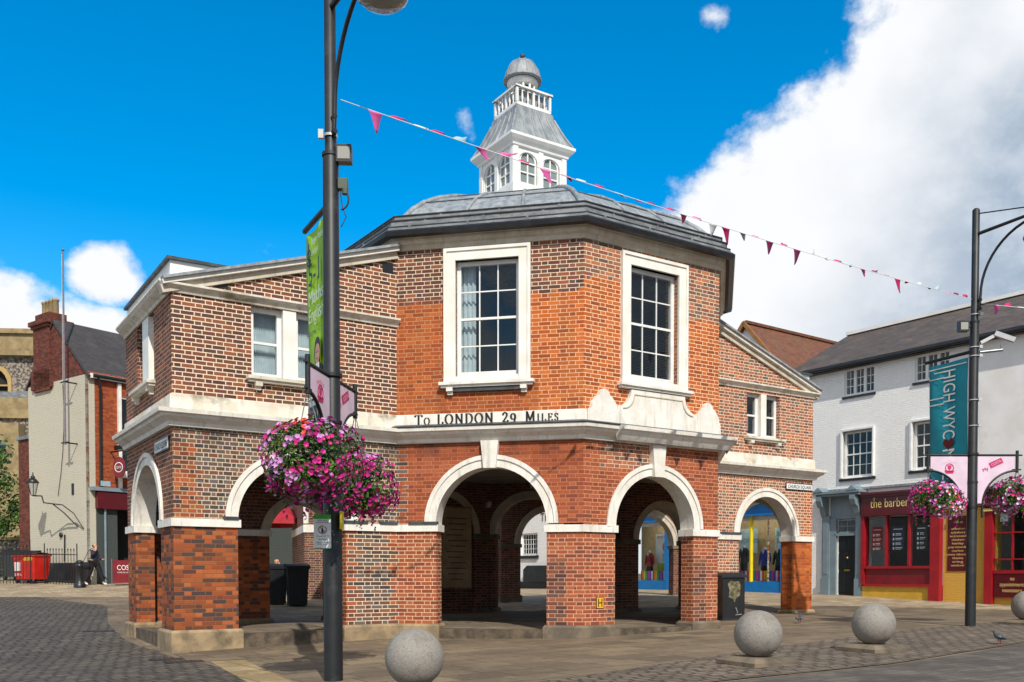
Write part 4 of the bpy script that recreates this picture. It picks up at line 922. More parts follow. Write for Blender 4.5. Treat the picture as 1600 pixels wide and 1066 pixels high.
# litter bin beside the right hand front pier
FBn = Fr((5.05, 21.0), U)
bp = (5.16, 22.1); Fn = Fr(bp, dirv(8)); g = gz(*bp)
def litter_bin():
    r = root('litter_bin', 'black square litter bin with torn sticker beside the right front pier', 'litter bin', (bp[0], bp[1], g))
    F = Fn.sub(0, 0, g)
    MB().box(F, (-.27, .27), (-.25, .25), (.04, 1.0)).build('body', 'black', r)
    MB().prism([(F.p(x, y, 0).x, F.p(x, y, 0).y) for x, y in ((-.31, -.29), (.31, -.29), (.31, .29), (-.31, .29))], g + 1.0, g + 1.05).build('lid', 'post', r)
    b = MB(); q0 = [F.p(x, y, 1.05) for x, y in ((-.31, -.29), (.31, -.29), (.31, .29), (-.31, .29))]; q1 = [F.p(x, y, 1.12) for x, y in ((-.22, -.2), (.22, -.2), (.22, .2), (-.22, .2))]
    for i in range(4): b.face([q0[i], q0[(i + 1) % 4], q1[(i + 1) % 4], q1[i]])
    b.face(q1); b.build('lid_top', 'post', r); MB().box(F, (-.29, .29), (-.27, .27), (0, .04)).build('base', 'post', r)
    b = MB(); pts = [(-.13, .55), (-.02, .5), (.02, .42), (.06, .52), (.15, .58), (.17, .8), (.12, .92), (.02, .9), (-.06, .93), (-.15, .86), (-.1, .7)]
    b.wall(F, pts, t=.004, o0=-.2535).build('sticker', mat('torn_paper', lin('8c8560', .8), lin('4a4630', .7), 14), r)
    MB().tube([F.p(.05, -.253, .3), F.p(.1, -.253, .18), F.p(.04, -.253, .12), F.p(.2, -.253, .14)], .008, 5).build('scrawl', 'silver', r)
litter_bin()
# granite balls on square plinths
def ball_bollard(x, y, lab, first=None, rot=26):
    z = gz(x, y)
    if first: return copy_tree(first, (x, y, z), lab)
    r = root('ball_bollard', lab, 'bollard', (x, y, z), 'granite ball bollards along the kerb')
    F = Fr((x, y), dirv(rot), z); b = MB()
    q = [[F.p(a * k, c * k, h) for a, c in ((-1, -1), (1, -1), (1, 1), (-1, 1))] for k, h in ((.37, 0), (.37, .05), (.27, .10))]
    for u_, v_ in zip(q, q[1:]):
        for i in range(4): b.face([u_[i], u_[(i + 1) % 4], v_[(i + 1) % 4], v_[i]])
    b.face(q[-1]); b.build('plinth', 'plinth2', r)
    MB().ball((x, y, z + .385), .302, 24).build('ball', 'granite', r); return r
bb0 = ball_bollard(3.13, 11.85, 'stone ball bollard in front of the litter bin, second from the left')
ball_bollard(-1.0, 9.55, 'stone ball bollard cut by the bottom edge of the photo beside the lamp post', bb0)
ball_bollard(5.18, 13.35, 'stone ball bollard with a mossy plinth in front of the barber shop', bb0)
ball_bollard(10.45, 18.9, 'stone ball bollard at the far right edge by the red shopfront', bb0)

# ------------------------------------------------------------------ hanging baskets
def basket(c, rx, rz, lab, seed, pal, grp='hanging flower baskets on the lamp posts', droop=.25, nleaf=2200, nfl=850, rope=None):
    rnd = random.Random(seed); c = Vector(c); r = root('flower_basket', lab, 'hanging basket', c, grp)
    MB().lathe(c + Vector((0, 0, -.16)), [(.06, 0), (.16, .04), (.2, .14), (.21, .16)], 16).build('bowl', 'black', r)
    if rope: MB().tube([c + Vector((.18, 0, 0)), rope], .006, 5).tube([c + Vector((-.18, 0, 0)), rope], .006, 5).tube([c + Vector((0, .18, 0)), rope], .006, 5).build('chain', 'chrome', r)
    lobes = [(rnd.uniform(0, 2 * pi), rnd.uniform(-1, 1), rnd.uniform(.05, .22)) for _ in range(9)]
    def pt(lo, hi):
        a = rnd.uniform(0, 2 * pi); t = rnd.uniform(-1, 1); k = rnd.uniform(lo, hi) ** .6
        bump = 1 + sum(h * math.exp(-((cos(a - la) - 1) ** 2 * 4 + (t - lt) ** 2 * 4)) for la, lt, h in lobes) - .1
        s_ = sqrt(max(0, 1 - t * t)); h = t * rz - (droop * s_ * rx * (1 if t < .2 else .3)) * rnd.uniform(.2, 1)
        v = Vector((cos(a) * s_ * rx, sin(a) * s_ * rx, h)) * (k * bump); return c + v, v
    lf = MB(); lf2 = MB()
    for k in range(nleaf):
        p, v = pt(.25, 1.); n = (v.normalized() + Vector((rnd.uniform(-1, 1), rnd.uniform(-1, 1), rnd.uniform(-.5, 1.2)))).normalized()
        x = n.orthogonal().normalized(); x.rotate(Matrix.Rotation(rnd.uniform(0, 6.28), 3, n)); y = n.cross(x); s_ = rnd.uniform(.018, .036)
        (lf if k % 3 else lf2).face([p - x * s_, p - y * s_ * .45 + n * .004, p + x * s_ * 1.1, p + y * s_ * .45 + n * .004])
    bs = {}
    for k in range(nfl):
        p, v = pt(.93, 1.06); u = v.normalized()
        if sin(u.x * 9 + seed) * sin(u.z * 8 + seed * 2) * 1.2 + rnd.random() < .12: continue
        q = pal(u, rnd)
        b = bs.setdefault(q, MB()); n = (u * 1.6 + Vector((rnd.uniform(-.6, .6), rnd.uniform(-.6, .6), rnd.uniform(-.3, .7)))).normalized()
        x = n.orthogonal().normalized(); y = n.cross(x); s_ = rnd.uniform(.022, .036); p = p + u * .01
        R = [p + (x * cos(t) + y * sin(t)) * s_ * (1 if j % 2 else .8) + n * .008 for j, t in enumerate(2 * pi * i / 10 for i in range(10))]
        for i in range(10): b.face([p - n * .006, R[i], R[(i + 1) % 10]])
    for k in range(int(nleaf / 90)):                 # trailing stems
        p, v = pt(.8, 1.); 
        if v.z > -.05: p.z -= v.z + .1
        ln = rnd.uniform(.12, .34); dr = Vector((rnd.uniform(-.06, .06), rnd.uniform(-.06, .06), 0))
        for i in range(int(ln * 60)):
            e = p + Vector((0, 0, -ln * i / (ln * 60))) + dr * (i / (ln * 60)) + Vector((rnd.gauss(0, .018), rnd.gauss(0, .018), 0)); n = Vector((rnd.uniform(-1, 1), rnd.uniform(-1, 1), .5)).normalized(); x = n.orthogonal().normalized(); y = n.cross(x); s_ = rnd.uniform(.014, .026)
            if rnd.random() < .7: lf.face([e - x * s_, e - y * s_ * .5, e + x * s_, e + y * s_ * .5])
            else:
                b = bs.setdefault(pal(v.normalized(), rnd), MB()); b.face([e + (x * cos(q_) + y * sin(q_)) * s_ * 1.1 for q_ in (0, 1.05, 2.1, 3.14, 4.2, 5.2)])
    struct(lf.build('foliage', 'leaf', r), 'stuff'); struct(lf2.build('foliage', 'leaf2', r), 'stuff')
    for q, b in bs.items(): struct(b.build('flowers', q, r), 'stuff')
    return r
def pal1(u, r):
    if u.z > .45: return r.choice(['f_red', 'f_red', 'f_lilac', 'f_deep']) if u.x < .1 else r.choice(['f_mag', 'f_lilac', 'f_deep'])
    if u.x < -.1 and u.z > -.55: return r.choice(['f_lilac', 'f_lilac', 'f_lilac', 'f_mag', 'f_pink'])
    return r.choice(['f_mag', 'f_mag', 'f_pink', 'f_deep', 'f_lilac'])
def pal2(u, r): return r.choice(['f_mag', 'f_mag', 'f_mag', 'f_deep', 'f_mag', 'f_deep', 'f_pink'])  if u.z < .45 or u.x < .2 else r.choice(['f_lilac', 'f_mag', 'f_deep'])
def pal3(u, r):
    if u.x < -.3: return r.choice(['f_mag', 'f_mag', 'f_deep', 'f_pink', 'f_lilac'])
    return r.choice(['f_lilac', 'f_white', 'f_lilac', 'f_pink']) if u.x < .6 else r.choice(['f_pink', 'f_pink', 'f_lilac'])
def pal4(u, r): return r.choice(['f_mag', 'f_pink', 'f_white', 'f_lilac', 'f_deep'])

# ------------------------------------------------------------------ lamp posts
def lamp_post(x, y, lab, bdir, boff, r0, r1, ztop=8.37, sleeve=3.1, ldir=(.57, -.82)):
    z = gz(x, y); r = root('lamp_post', lab, 'lamp post', (x, y, z)); P = lambda h: Vector((x, y, h))
    MB().tube([P(z - .1), P(sleeve), P(sleeve + .03), P(6.2), P(6.25), P(ztop), P(ztop + .03)], [r0, r0 * .97, r0 * .88, r0 * .82, r1, r1, r1 * .6], 20).build('pole', 'post', r)
    b = MB()
    for h, k in ((sleeve + .01, 1.05), (6.22, .92), (3.66, 1.1), (2.62, 1.08)): b.tube([P(h - .02), P(h + .02)], [r0 * k, r0 * k], 20)
    b.build('collar', 'post', r)
    L = Vector((ldir[0], ldir[1], 0)).normalized(); Z = Vector((0, 0, 1))
    b = MB().tube([P(7.9), P(7.93) + L * 1.5], [.035, .028], 8).tube([P(8.3), P(8.0) + L * 1.4], .012, 6)
    b.tube([P(6.42) + L * (r1 + .03), P(6.7) + L * .12] + [P(6.7 + 1.15 * sin(a)) + L * (.12 + 1.15 * (1 - cos(a))) for a in [pi / 2 * k / 12 for k in range(1, 13)]], .026, 8)
    for h in (6.45, 6.62): b.tube([P(h), P(h) + L * .14], .03, 8)
    b.build('lamp_arm', 'post', r)
    H = P(7.42) + L * 1.33
    hd = MB().lathe(H, [(.29, 0), (.3, .03), (.27, .12), (.19, .24), (.09, .31), (.06, .33), (.06, .48), (.02, .5)], 24).build('lamp_head', 'post', r)
    MB().lathe(H, [(.285, .0), (.26, -.07), (.18, -.13), (.08, -.16), (.005, -.165)], 24).build('lamp_bowl', 'lampglass', hd)
    # double bracket with pale panels
    Fb_ = Fr((x, y), bdir); b = MB(); BT = 3.64
    for sgn, ln in ((-1, boff[0]), (1, boff[1])):
        Q = lambda s_, h: Fb_.p(sgn * s_, 0, h)
        b.tube([Q(.05, BT), Q(ln, BT)], .022, 8); b.tube([Q(ln, BT + .09), Q(ln, BT - .34)], .03, 8); b.tube([Q(ln - .1, BT - .28), Q(ln + .08, BT - .28)], .014, 6); b.tube([Q(ln - .04, BT + .0), Q(ln + .1, BT + .0)], .016, 6)
        b.tube([Q(.2 + (ln - .2) * (1 - cos(a)), BT - .98 + .68 * sin(a)) for a in [pi / 2 * k / 12 for k in range(13)]], .022, 8); b.tube([Q(.2, BT - .98), Q(.2, BT - 1.22)], .022, 8); b.tube([Q(.05, BT - .98), Q(.2, BT - .98)], .018, 6)
        pts = [(.1, BT - .03), (ln - .05, BT - .03), (ln - .05, BT - .26)] + [(.2 + (ln - .2) * (1 - cos(a)), BT - .94 + .66 * sin(a)) for a in [pi / 2 * k / 10 for k in range(9, -1, -1)]] + [(.1, BT - .94)]
        pn = MB().wall(Fb_, [(sgn * a, c) for a, c in pts], t=.012, o0=-.006).build('bracket_panel', 'pink', r)
        if sgn < 0 or True:
            cx = sgn * (ln * .52)
            if sgn < 0:   # crest: a crown over a shield
                g = MB()
                for k in range(5): g.lathe(Fb_.p(cx + (k - 2) * .05, -.008, BT - .13 - abs(k - 2) * .012), [(.018, 0), (.018, .003)], 8, (-Fb_.n.x, -Fb_.n.y, 0)); 
                g.ring(Fb_, cx, BT - .25, .07, .088, -.011, -.007, 16, 0, 2 * pi); g.wall(Fb_, [(cx - .1, BT - .3), (cx + .1, BT - .3), (cx + .07, BT - .36), (cx - .07, BT - .36)], t=.004, o0=-.011)
                g.wall(Fb_, [(cx - .04, BT - .2), (cx + .04, BT - .2), (cx + .035, BT - .26), (cx, BT - .3), (cx - .035, BT - .26)], t=.004, o0=-.011); g.build('crest', 'magenta', pn)
            else:
                d3 = (Vector((Fb_.d.x, Fb_.d.y, 0)) * .9 + Z * .42).normalized(); u3 = (Z * .9 - Vector((Fb_.d.x, Fb_.d.y, 0)) * .42).normalized(); o3 = Fb_.p(.36, -.009, BT - .26)
                nn = Vector((-Fb_.n.x, -Fb_.n.y, 0))
                q = [o3, o3 + d3 * .27, o3 + d3 * .27 + u3 * .11, o3 + u3 * .11]; g = MB(); g.face([p + nn * .002 for p in q]); g.build('label', 'magenta', pn)
                text('COSTA', .055, o3 + d3 * .03 + u3 * .03 + nn * .003, d3, u3, 'pink', pn, 'lettering', width=.21)
                text('My', .07, o3 - d3 * .16 + u3 * .0, d3, u3, 'magenta', pn, 'lettering')
    b.build('bracket', 'post', r); return r, Fb_
pA, FbA = lamp_post(-2.12, 11.05, 'tall black lamp post in the left foreground carrying a lime green banner', (.15, .99), (.78, .86), .112, .068)
pB, FbB = lamp_post(9.0, 18.3, 'tall black lamp post on the right carrying a turquoise banner', (1., .02), (.88, .88), .098, .068, ldir=(.46, -.89))
# banners
def banner(post, px, py, adir, z0, z1, m, w=.82, off=.14):
    A = Vector((adir[0], adir[1])).normalized(); far = Vector((px, py)) + A * (off + w)
    F = Fr(far, -A)
    r = root('street_banner', '', 'banner', F.p(w / 2, 0, z0)); 
    b = MB(); b.tube([F.p(-.12, 0, z1 + .1), F.p(w + off, 0, z1 + .1)], .035, 8).build('banner_arm', 'post', r); MB().tube([F.p(.2, 0, z0 - .0), F.p(w + off, 0, z0 + .0)], .016, 8).build('banner_arm', 'post', r)
    rows = [[F.p(w * k / 10, .018 * sin(k * .7 + z * 2.1), z) for k in range(11)] for z in [z0 + (z1 - z0) * j / 30 for j in range(31)]]
    c = MB(); c.grid(rows); cl = c.build('cloth', m, r); md = cl.modifiers.new('s', 'SOLIDIFY'); md.thickness = .003
    return r, F
rA, FA_ = banner(pA, -2.12, 11.05, (-.48, .88), 3.5, 5.58, 'green'); rA['label'] = 'lime green upright banner with a schoolboy portrait on the left lamp post'
R3 = Vector((FA_.d.x, FA_.d.y, 0)); Z3 = Vector((0, 0, 1)); N3 = Vector((-FA_.n.x, -FA_.n.y, 0))
tA = lambda s_, z, tx, h, m, w=None: text(tx, h, FA_.p(s_, -.026, z), R3, Z3, m, rA, 'lettering', width=w)
tA(.26, 5.38, 'Bright Young', .085, 'paperw', .5); tA(.26, 5.25, 'things!', .085, 'paperw', .28)
tA(.14, 4.9, '5-11', .28, 'navy', .64); tA(.14, 4.66, 'Maths', .18, 'paperw', .6); tA(.14, 4.44, 'English', .18, 'paperw', .62); tA(.06, 4.28, 'SATs Prep - 11+', .06, 'navy', .62)
g = MB(); g.ring(FA_, .14, 5.3, .05, .07, -.028, -.024, 16, 0, 2 * pi); g.tube([FA_.p(.14, -.026, 5.2), FA_.p(.14, -.026, 5.44)], .008, 5); g.tube([FA_.p(.14 - .07 * cos(a), -.026, 5.23 - .07 * sin(a)) for a in [pi * k / 8 for k in range(9)]], .008, 5); g.build('anchor_mark', 'navy', rA)
def disc(F, s_, z, rx, rz, o, m, nm, par, n=20): return MB().wall(F, [(s_ + rx * cos(2 * pi * k / n), z + rz * sin(2 * pi * k / n)) for k in range(n)], t=.003, o0=o).build(nm, m, par)
disc(FA_, .48, 4.05, .125, .17, -.029, 'hair', 'portrait_hair', rA); disc(FA_, .49, 4.01, .09, .125, -.033, 'skin', 'portrait_face', rA)
for dx in (-.035, .035): disc(FA_, .49 + dx, 4.035, .012, .007, -.036, 'ink', 'portrait_eye', rA, 8)
disc(FA_, .49, 3.955, .028, .008, -.036, 'maroon', 'portrait_mouth', rA, 8)
MB().wall(FA_, [(.22, 3.56), (.8, 3.56), (.74, 3.8), (.58, 3.9), (.41, 3.9), (.28, 3.8)], t=.003, o0=-.031).build('portrait_jacket', 'cloth_black', rA)
MB().wall(FA_, [(.45, 3.56), (.55, 3.56), (.56, 3.9), (.43, 3.9)], t=.003, o0=-.034).build('portrait_shirt', 'paperw', rA); MB().wall(FA_, [(.48, 3.56), (.53, 3.56), (.51, 3.86), (.49, 3.86)], t=.003, o0=-.037).build('portrait_tie', 'navy', rA)
MB().box(FA_, (0, .8), (-.028, -.022), (3.5, 3.53)).build('lower_strip', 'paperw', rA)
MB().box(FA_, (.0, .82), (-.004, .004), (3.42, 3.5)).build('lower_cloth', 'paperw', rA); MB().box(FA_, (.0, .82), (-.005, .005), (3.06, 3.42)).build('lower_cloth', 'navy', rA); MB().box(FA_, (.0, .82), (-.004, .004), (2.95, 3.06)).build('lower_cloth', 'green', rA) 
text('High Wyc', .1, FA_.p(.12, -.007, 3.27), R3, Z3, mat('yellow_print', lin('d8d83c', .85)), rA, 'lettering', width=.5); text('11-6 Cast', .09, FA_.p(.12, -.007, 3.12), R3, Z3, 'paperw', rA, 'lettering', width=.5)
rB, FB_ = banner(pB, 9.0, 18.3, (-.40, .92), 3.15, 5.56, 'teal', w=.92, off=.13); rB['label'] = 'turquoise upright banner with sideways white lettering and a dark heart'
R3 = Vector((FB_.d.x, FB_.d.y, 0)); Dn = Vector((0, 0, -1))
text('HIGH WYC', .3, FB_.p(.36, -.026, 5.4), Dn, R3, 'paperw', rB, 'lettering', width=1.36, space=1.05)
text('MBE', .3, FB_.p(.36, -.026, 3.82), Dn, R3, 'paperw', rB, 'lettering', width=.6)
hp = []
for k in range(24):
    t_ = 2 * pi * k / 24; hx = 16 * sin(t_) ** 3; hy = 13 * cos(t_) - 5 * cos(2 * t_) - 2 * cos(3 * t_) - cos(4 * t_); hp.append((.5 + hx * .0085, 3.93 + hy * .0085))
MB().wall(FB_, hp, t=.003, o0=-.03).build('heart', 'dmaroon', rB)
g = MB()
for z in (5.46, 5.38, 5.26, 4.86, 4.74): g.box(FB_, (.0 if z not in (5.38,) else .12, .37 if z != 5.46 else .9), (-.028, -.022), (z, z + .022))
g.build('white_lines', 'paperw', rB)
# baskets
bA = basket((FbA.p(-.72, 0, 0).x, FbA.p(-.72, 0, 0).y, 2.62), .50, .42, 'big flower basket with red and lilac blooms, left of the left lamp post', 3, pal1, droop=.35, nleaf=4200, nfl=1050, rope=FbA.p(-.78, 0, 3.36))
bC = basket((FbA.p(.9, 0, 0).x, FbA.p(.9, 0, 0).y, 2.50), .43, .40, 'flower basket of deep magenta petunias right of the left lamp post', 5, pal2, droop=.5, nleaf=3000, nfl=1050, rope=FbA.p(.86, 0, 3.36))
bD = basket((FbB.p(-.72, 0, 0).x, FbB.p(-.72, 0, 0).y, 2.82), .5, .33, 'flower basket of lilac petunias in front of the barber shop sign', 9, pal3, droop=.2, nleaf=2400, nfl=760, rope=FbB.p(-.88, 0, 3.36))
bE = basket((FbB.p(.88, 0, 0).x, FbB.p(.88, 0, 0).y, 2.88), .52, .34, 'flower basket of mixed petunias at the right edge of the photo', 13, pal4, droop=.2, nleaf=2400, nfl=700, rope=FbB.p(.88, 0, 3.36))
# things fixed to the posts
FP = Fr((-2.12, 11.05), (1, .05))
r = root('prohibition_sign', 'white no drinking sign with a green header on the left lamp post', 'sign', FP.p(-.1, -.13, 2.0))
MB().box(FP, (-.2, 0.0), (-.135, -.125), (1.62, 2.02)).build('plate', 'paperw', r); MB().box(FP, (-.2, 0.0), (-.138, -.126), (1.97, 2.02)).build('header', mat('sign_green', lin('3cae28', .8)), r); MB().box(FP, (-.2, 0.0), (-.138, -.126), (1.62, 1.632)).build('footer', mat('sign_teal', lin('2c7a68', .8)), r)
MB().ring(FP, -.1, 1.845, .04, .049, -.138, -.134, 20, 0, 2 * pi).beam(FP.p(-.13, -.137, 1.875), FP.p(-.07, -.137, 1.815), .004, .007).build('ban_ring', 'maroon', r)
MB().wall(FP, [(-.112, 1.81), (-.088, 1.81), (-.088, 1.845), (-.096, 1.86), (-.096, 1.88), (-.104, 1.88), (-.104, 1.86), (-.112, 1.845)], t=.003, o0=-.137).build('bottle_symbol', 'ink', r)
for z, tx, w in ((1.945, 'PUBLIC SPACE', .12), (1.922, 'PROTECTION ORDER', .15), (1.765, 'Drinking alcohol here is', .15), (1.725, 'PROHIBITED', .1), (1.69, 'Penalty for breach', .14), (1.67, 'of this order', .12)):
    text(tx, .014, FP.p(-.1, -.137, z), (1, .05, 0), (0, 0, 1), 'ink', r, 'lettering', width=w, align='CENTER')
r = root('yellow_notice', 'narrow yellow notice seen edge-on at the side of the left lamp post', 'sign', FP.p(.12, -.06, 1.85))
MB().beam(FP.p(.118, -.09, 1.85), FP.p(.118, -.09, 2.06), .16, .02, (1, 0, 0)).build('plate', 'yellow', r)
def floodlight(F, p, lab, sgn):
    r = root('floodlight', lab, 'floodlight', F.p(*p)); x, y, z = p
    MB().box(F, (x - .09, x + .09), (y - .06, y + .06), (z, z + .2)).box(F, (x - .075, x + .075), (y + .06, y + .1), (z + .03, z + .17)).build('housing', 'black', r)
    MB().box(F, (x - .07, x + .07), (y - .066, y - .058), (z + .03, z + .17)).build('lens', 'lampglass', r)
    MB().tube([F.p(x, y, z + .1), F.p(x - sgn * .15, y + .02, z + .1)], .02, 6).build('arm', 'post', r)
floodlight(FP, (.16, -.02, 6.12), 'black box floodlight high on the left lamp post', 1)
FP2 = Fr((9.0, 18.3), (1, 0))
floodlight(FP2, (-.24, -.04, 6.02), 'black box floodlight high on the right lamp post', -1)
r = root('junction_box', 'small green-grey cable box with looping black cable on the left lamp post', 'box', FP.p(.16, -.02, 5.8))
MB().box(FP, (.09, .2), (-.06, .04), (5.82, 5.94)).tube([FP.p(.17, -.03, 5.82), FP.p(.17, -.03, 5.76)], .04, 8).build('box', mat('greenish_grey', lin('5c6a5c', .7)), r)
MB().tube([FP.p(.12 + .09 * sin(a), -.04, 5.7 + .12 * cos(a)) for a in [pi * k / 10 for k in range(11)]], .012, 6).tube([FP.p(.11, -.03, 5.8), FP.p(.14, -.03, 5.6), FP.p(.18, -.03, 5.5), FP.p(.12, -.03, 5.38)], .007, 5).build('cable', 'black', r)
r = root('security_camera', 'white security camera on a grey arm high on the right lamp post', 'camera', FP2.p(.3, -.1, 5.9))
MB().tube([FP2.p(.08, -.06, 5.62), FP2.p(.5, -.1, 5.66)], .03, 8).tube([FP2.p(.48, -.1, 5.66), FP2.p(.48, -.1, 5.78)], .022, 8).build('arm', 'chrome', r)
MB().beam(FP2.p(.36, -.08, 5.98), FP2.p(.68, -.2, 5.82), .1, .09).build('housing', 'silver', r)
r = root('security_camera', 'small white dome camera beside the upper floodlight on the right lamp post', 'camera', FP2.p(.2, -.1, 5.8))
MB().beam(FP2.p(.09, -.06, 5.8), FP2.p(.32, -.1, 5.92), .07, .06).build('housing', 'silver', r)
r = root('metal_band', 'narrow pale metal strap round the left lamp post below the bunting', 'strap', (-2.12, 11.05, 6.42)); MB().lathe((-2.12, 11.05, 6.42), [(.085, 0), (.085, .03)], 16).box(FP, (-.13, -.07), (-.09, -.04), (6.38, 6.48)).build('strap', 'silver', r)
r = root('metal_band', 'three narrow pale straps round the upper part of the right lamp post', 'strap', (9., 18.3, 5.4))
for z in (6.35, 5.72, 5.55, 4.7, 4.2): MB().lathe((9., 18.3, z), [(.1, 0), (.1, .015)], 16).box(FP2, (.07, .13), (-.08, -.03), (z - .02, z + .04)).build('strap', 'silver', r)

# ------------------------------------------------------------------ bunting
def bunting(a, c, sag, n, lab, seed):
    rnd = random.Random(seed); a = Vector(a); c = Vector(c); r = root('bunting', lab, 'bunting', (a + c) / 2 - Vector((0, 0, sag)))
    f = lambda t: a.lerp(c, t) - Vector((0, 0, 4 * sag * t * (1 - t)))
    MB().tube([f(k / 80) for k in range(81)], .005, 5).build('cord', 'paperw', r)
    cols = ['bt_pink', 'bt_mag', 'bt_white', 'bt_mag', 'bt_blue', 'bt_pink', 'bt_deep', 'bt_mag']
    i = 0; L = (c - a).length; t = .35 / L
    while t < 1 - .3 / L:
        w = .19; p0, p1 = f(t), f(min(1, t + w / L)); q = cols[i % 8] if rnd.random() < .75 else rnd.choice(cols)
        ang = rnd.choice([.1, 1.3, 1.55, 1.7, 1.9, 2.1, 1.45, .6, 2.3]) if i else .1; wind = Vector((rnd.uniform(.2, .7), .75, 0)).normalized()
        dn = (Vector((0, 0, -1)) * cos(ang) + wind * sin(ang)).normalized(); curl = Vector((rnd.uniform(-.06, .1), 0, rnd.uniform(-.05, .08)))
        b = MB(); N = 5; rows = []
        for j in range(N + 1):
            k = j / N; mid = (p0 + p1) / 2 + dn * .2 * k + curl * k * k + Vector((0, 0, .02 * sin(k * 5)))
            half = (p1 - p0) / 2 * (1 - k * .92); rows.append([mid - half, mid + half])
        b.grid(rows); o = b.build('flag', q, r); md = o.modifiers.new('s', 'SOLIDIFY'); md.thickness = .003
        t += rnd.uniform(.25, .37) / L; i += 1
for k, h in dict(bt_pink='ee66b4', bt_mag='cf1f6e', bt_blue='b4d0dc', bt_white='dfe6ea', bt_deep='8c2260').items(): M[k] = mat('cloth_' + k[3:], lin(h, .85), None, 4, .8)
bunting((-2.0, 11.05, 6.86), (8.95, 18.3, 6.66), .10, 26, 'long bunting of pink and pale blue flags strung between the two lamp posts', 4)
bunting((9.05, 18.28, 6.58), (16.5, 20.3, 6.9), .12, 12, 'short run of bunting leaving the right lamp post towards the right edge', 8)

# ------------------------------------------------------------------ shops on the right
SD = Vector((.585, -.811)).normalized(); FSH = Fr((11.4, 31.7), SD)
G0 = .3
r = root('white_terrace_house', 'white painted brick house with a dark slate roof above the barber shop', 'building', FSH.p(1, 3, G0))
MB().box(FSH, (-2, 4.2), (1.0, 1.1), (4.3, 8.4)).build('blackout_panel', 'dark', r)  # near-black panel added behind the upper windows, standing in for unlit rooms
WIN3 = [(-.2, .93, 7.32, 8.2), (2.36, 3.5, 7.38, 8.2)]; WIN2 = [(-.22, .9, 4.55, 6.12), (2.32, 3.4, 4.6, 6.12)]
MB().wall(FSH, rect(-2.35, 4.27, G0, 8.45), [rect(*w) for w in WIN3 + WIN2] + [rect(-.37, .35, .55, 3.2), rect(.72, 3.05, 1.5, 3.18)], t=.3).build('wall', 'bk_white', r)
MB().box(FSH, (-2.35, -2.05), (.3, 7.5), (G0, 8.4)).build('side_wall', 'bk_white', r)
MB().box(FSH, (-2.34, 4.26), (7.2, 7.5), (G0, 8.4)).build('rear_wall', 'bk_white', r)
for w in WIN3:
    MB().box(FSH, (w[0] - .06, w[1] + .06), (-.05, .1), (w[2] - .09, w[2] - .02)).build('sill', 'black', r)
    k = (w[1] - w[0]) / 3
    for j in range(3): sash(FSH, w[0] + j * k, w[0] + (j + 1) * k, w[2], w[3], 2, 3, .05, parent=r, fw=.05, meet=False)
for w in WIN2:
    MB().box(FSH, (w[0] - .12, w[1] + .12), (-.06, .1), (w[2] - .1, w[2] - .02)).build('sill', 'black', r)
    sash(FSH, w[0], w[1], w[2], w[3], 4, 4, .1, parent=r, fw=.07); architrave(FSH, w[0], w[1], w[2], w[3], .07).build('window_trim', 'white', r)
def gable_roof(F, s0, s1, ze, zr, depth, m, parent, hip0=0., hip1=0., over=.25, nm='roof'):
    """ridge parallel to the front; hip0/hip1 set the ridge ends in"""
    b = MB(); a = [(s0, -over, ze), (s1, -over, ze), (s1 - hip1, depth / 2, zr), (s0 + hip0, depth / 2, zr)]; c = [(s1, depth + over, ze), (s0, depth + over, ze), (s0 + hip0, depth / 2, zr), (s1 - hip1, depth / 2, zr)]
    sl = sqrt((depth / 2 + over) ** 2 + (zr - ze) ** 2)
    for q in (a, c):
        b.face([F.p(*p) for p in q], [(q[0][0], 0), (q[1][0], 0), (q[2][0], sl), (q[3][0], sl)])
        b.face([F.p(p[0], p[1], p[2] - .1) for p in q[::-1]])
    for s_, h in ((s0, hip0), (s1, -hip1)):
        b.face([F.p(s_, depth + over, ze), F.p(s_, -over, ze), F.p(s_ + h, depth / 2, zr)], [(0, 0), (depth, 0), (depth / 2, sl)])
    b.face([F.p(s0, -over, ze - .1), F.p(s1, -over, ze - .1), F.p(s1, -over, ze), F.p(s0, -over, ze)])
    return b.build(nm, m, parent)
rf = gable_roof(FSH, -2.5, 12.5, 8.42, 10.25, 6.2, 'slate', r, hip0=.3)
MB().beam(FSH.p(-2.2, 3.1, 10.29), FSH.p(12.4, 3.1, 10.29), .3, .12).build('ridge', 'render', rf)
MB().box(FSH, (-2.5, 12.5), (-.26, .0), (8.22, 8.40)).build('eaves_board', 'gutter', r); MB().tube([FSH.p(-2.5, -.32, 8.3), FSH.p(12.5, -.32, 8.3)], .07, 8).build('gutter', 'gutter', r)
MB().tube([FSH.p(4.2, -.08, 8.2), FSH.p(4.2, -.08, 3.9)], .045, 8).build('downpipe', 'black', r)
MB().box(FSH, (-2.3, 3.3), (-.08, .02), (4.13, 4.2)).build('lead_ledge', 'lead', r)
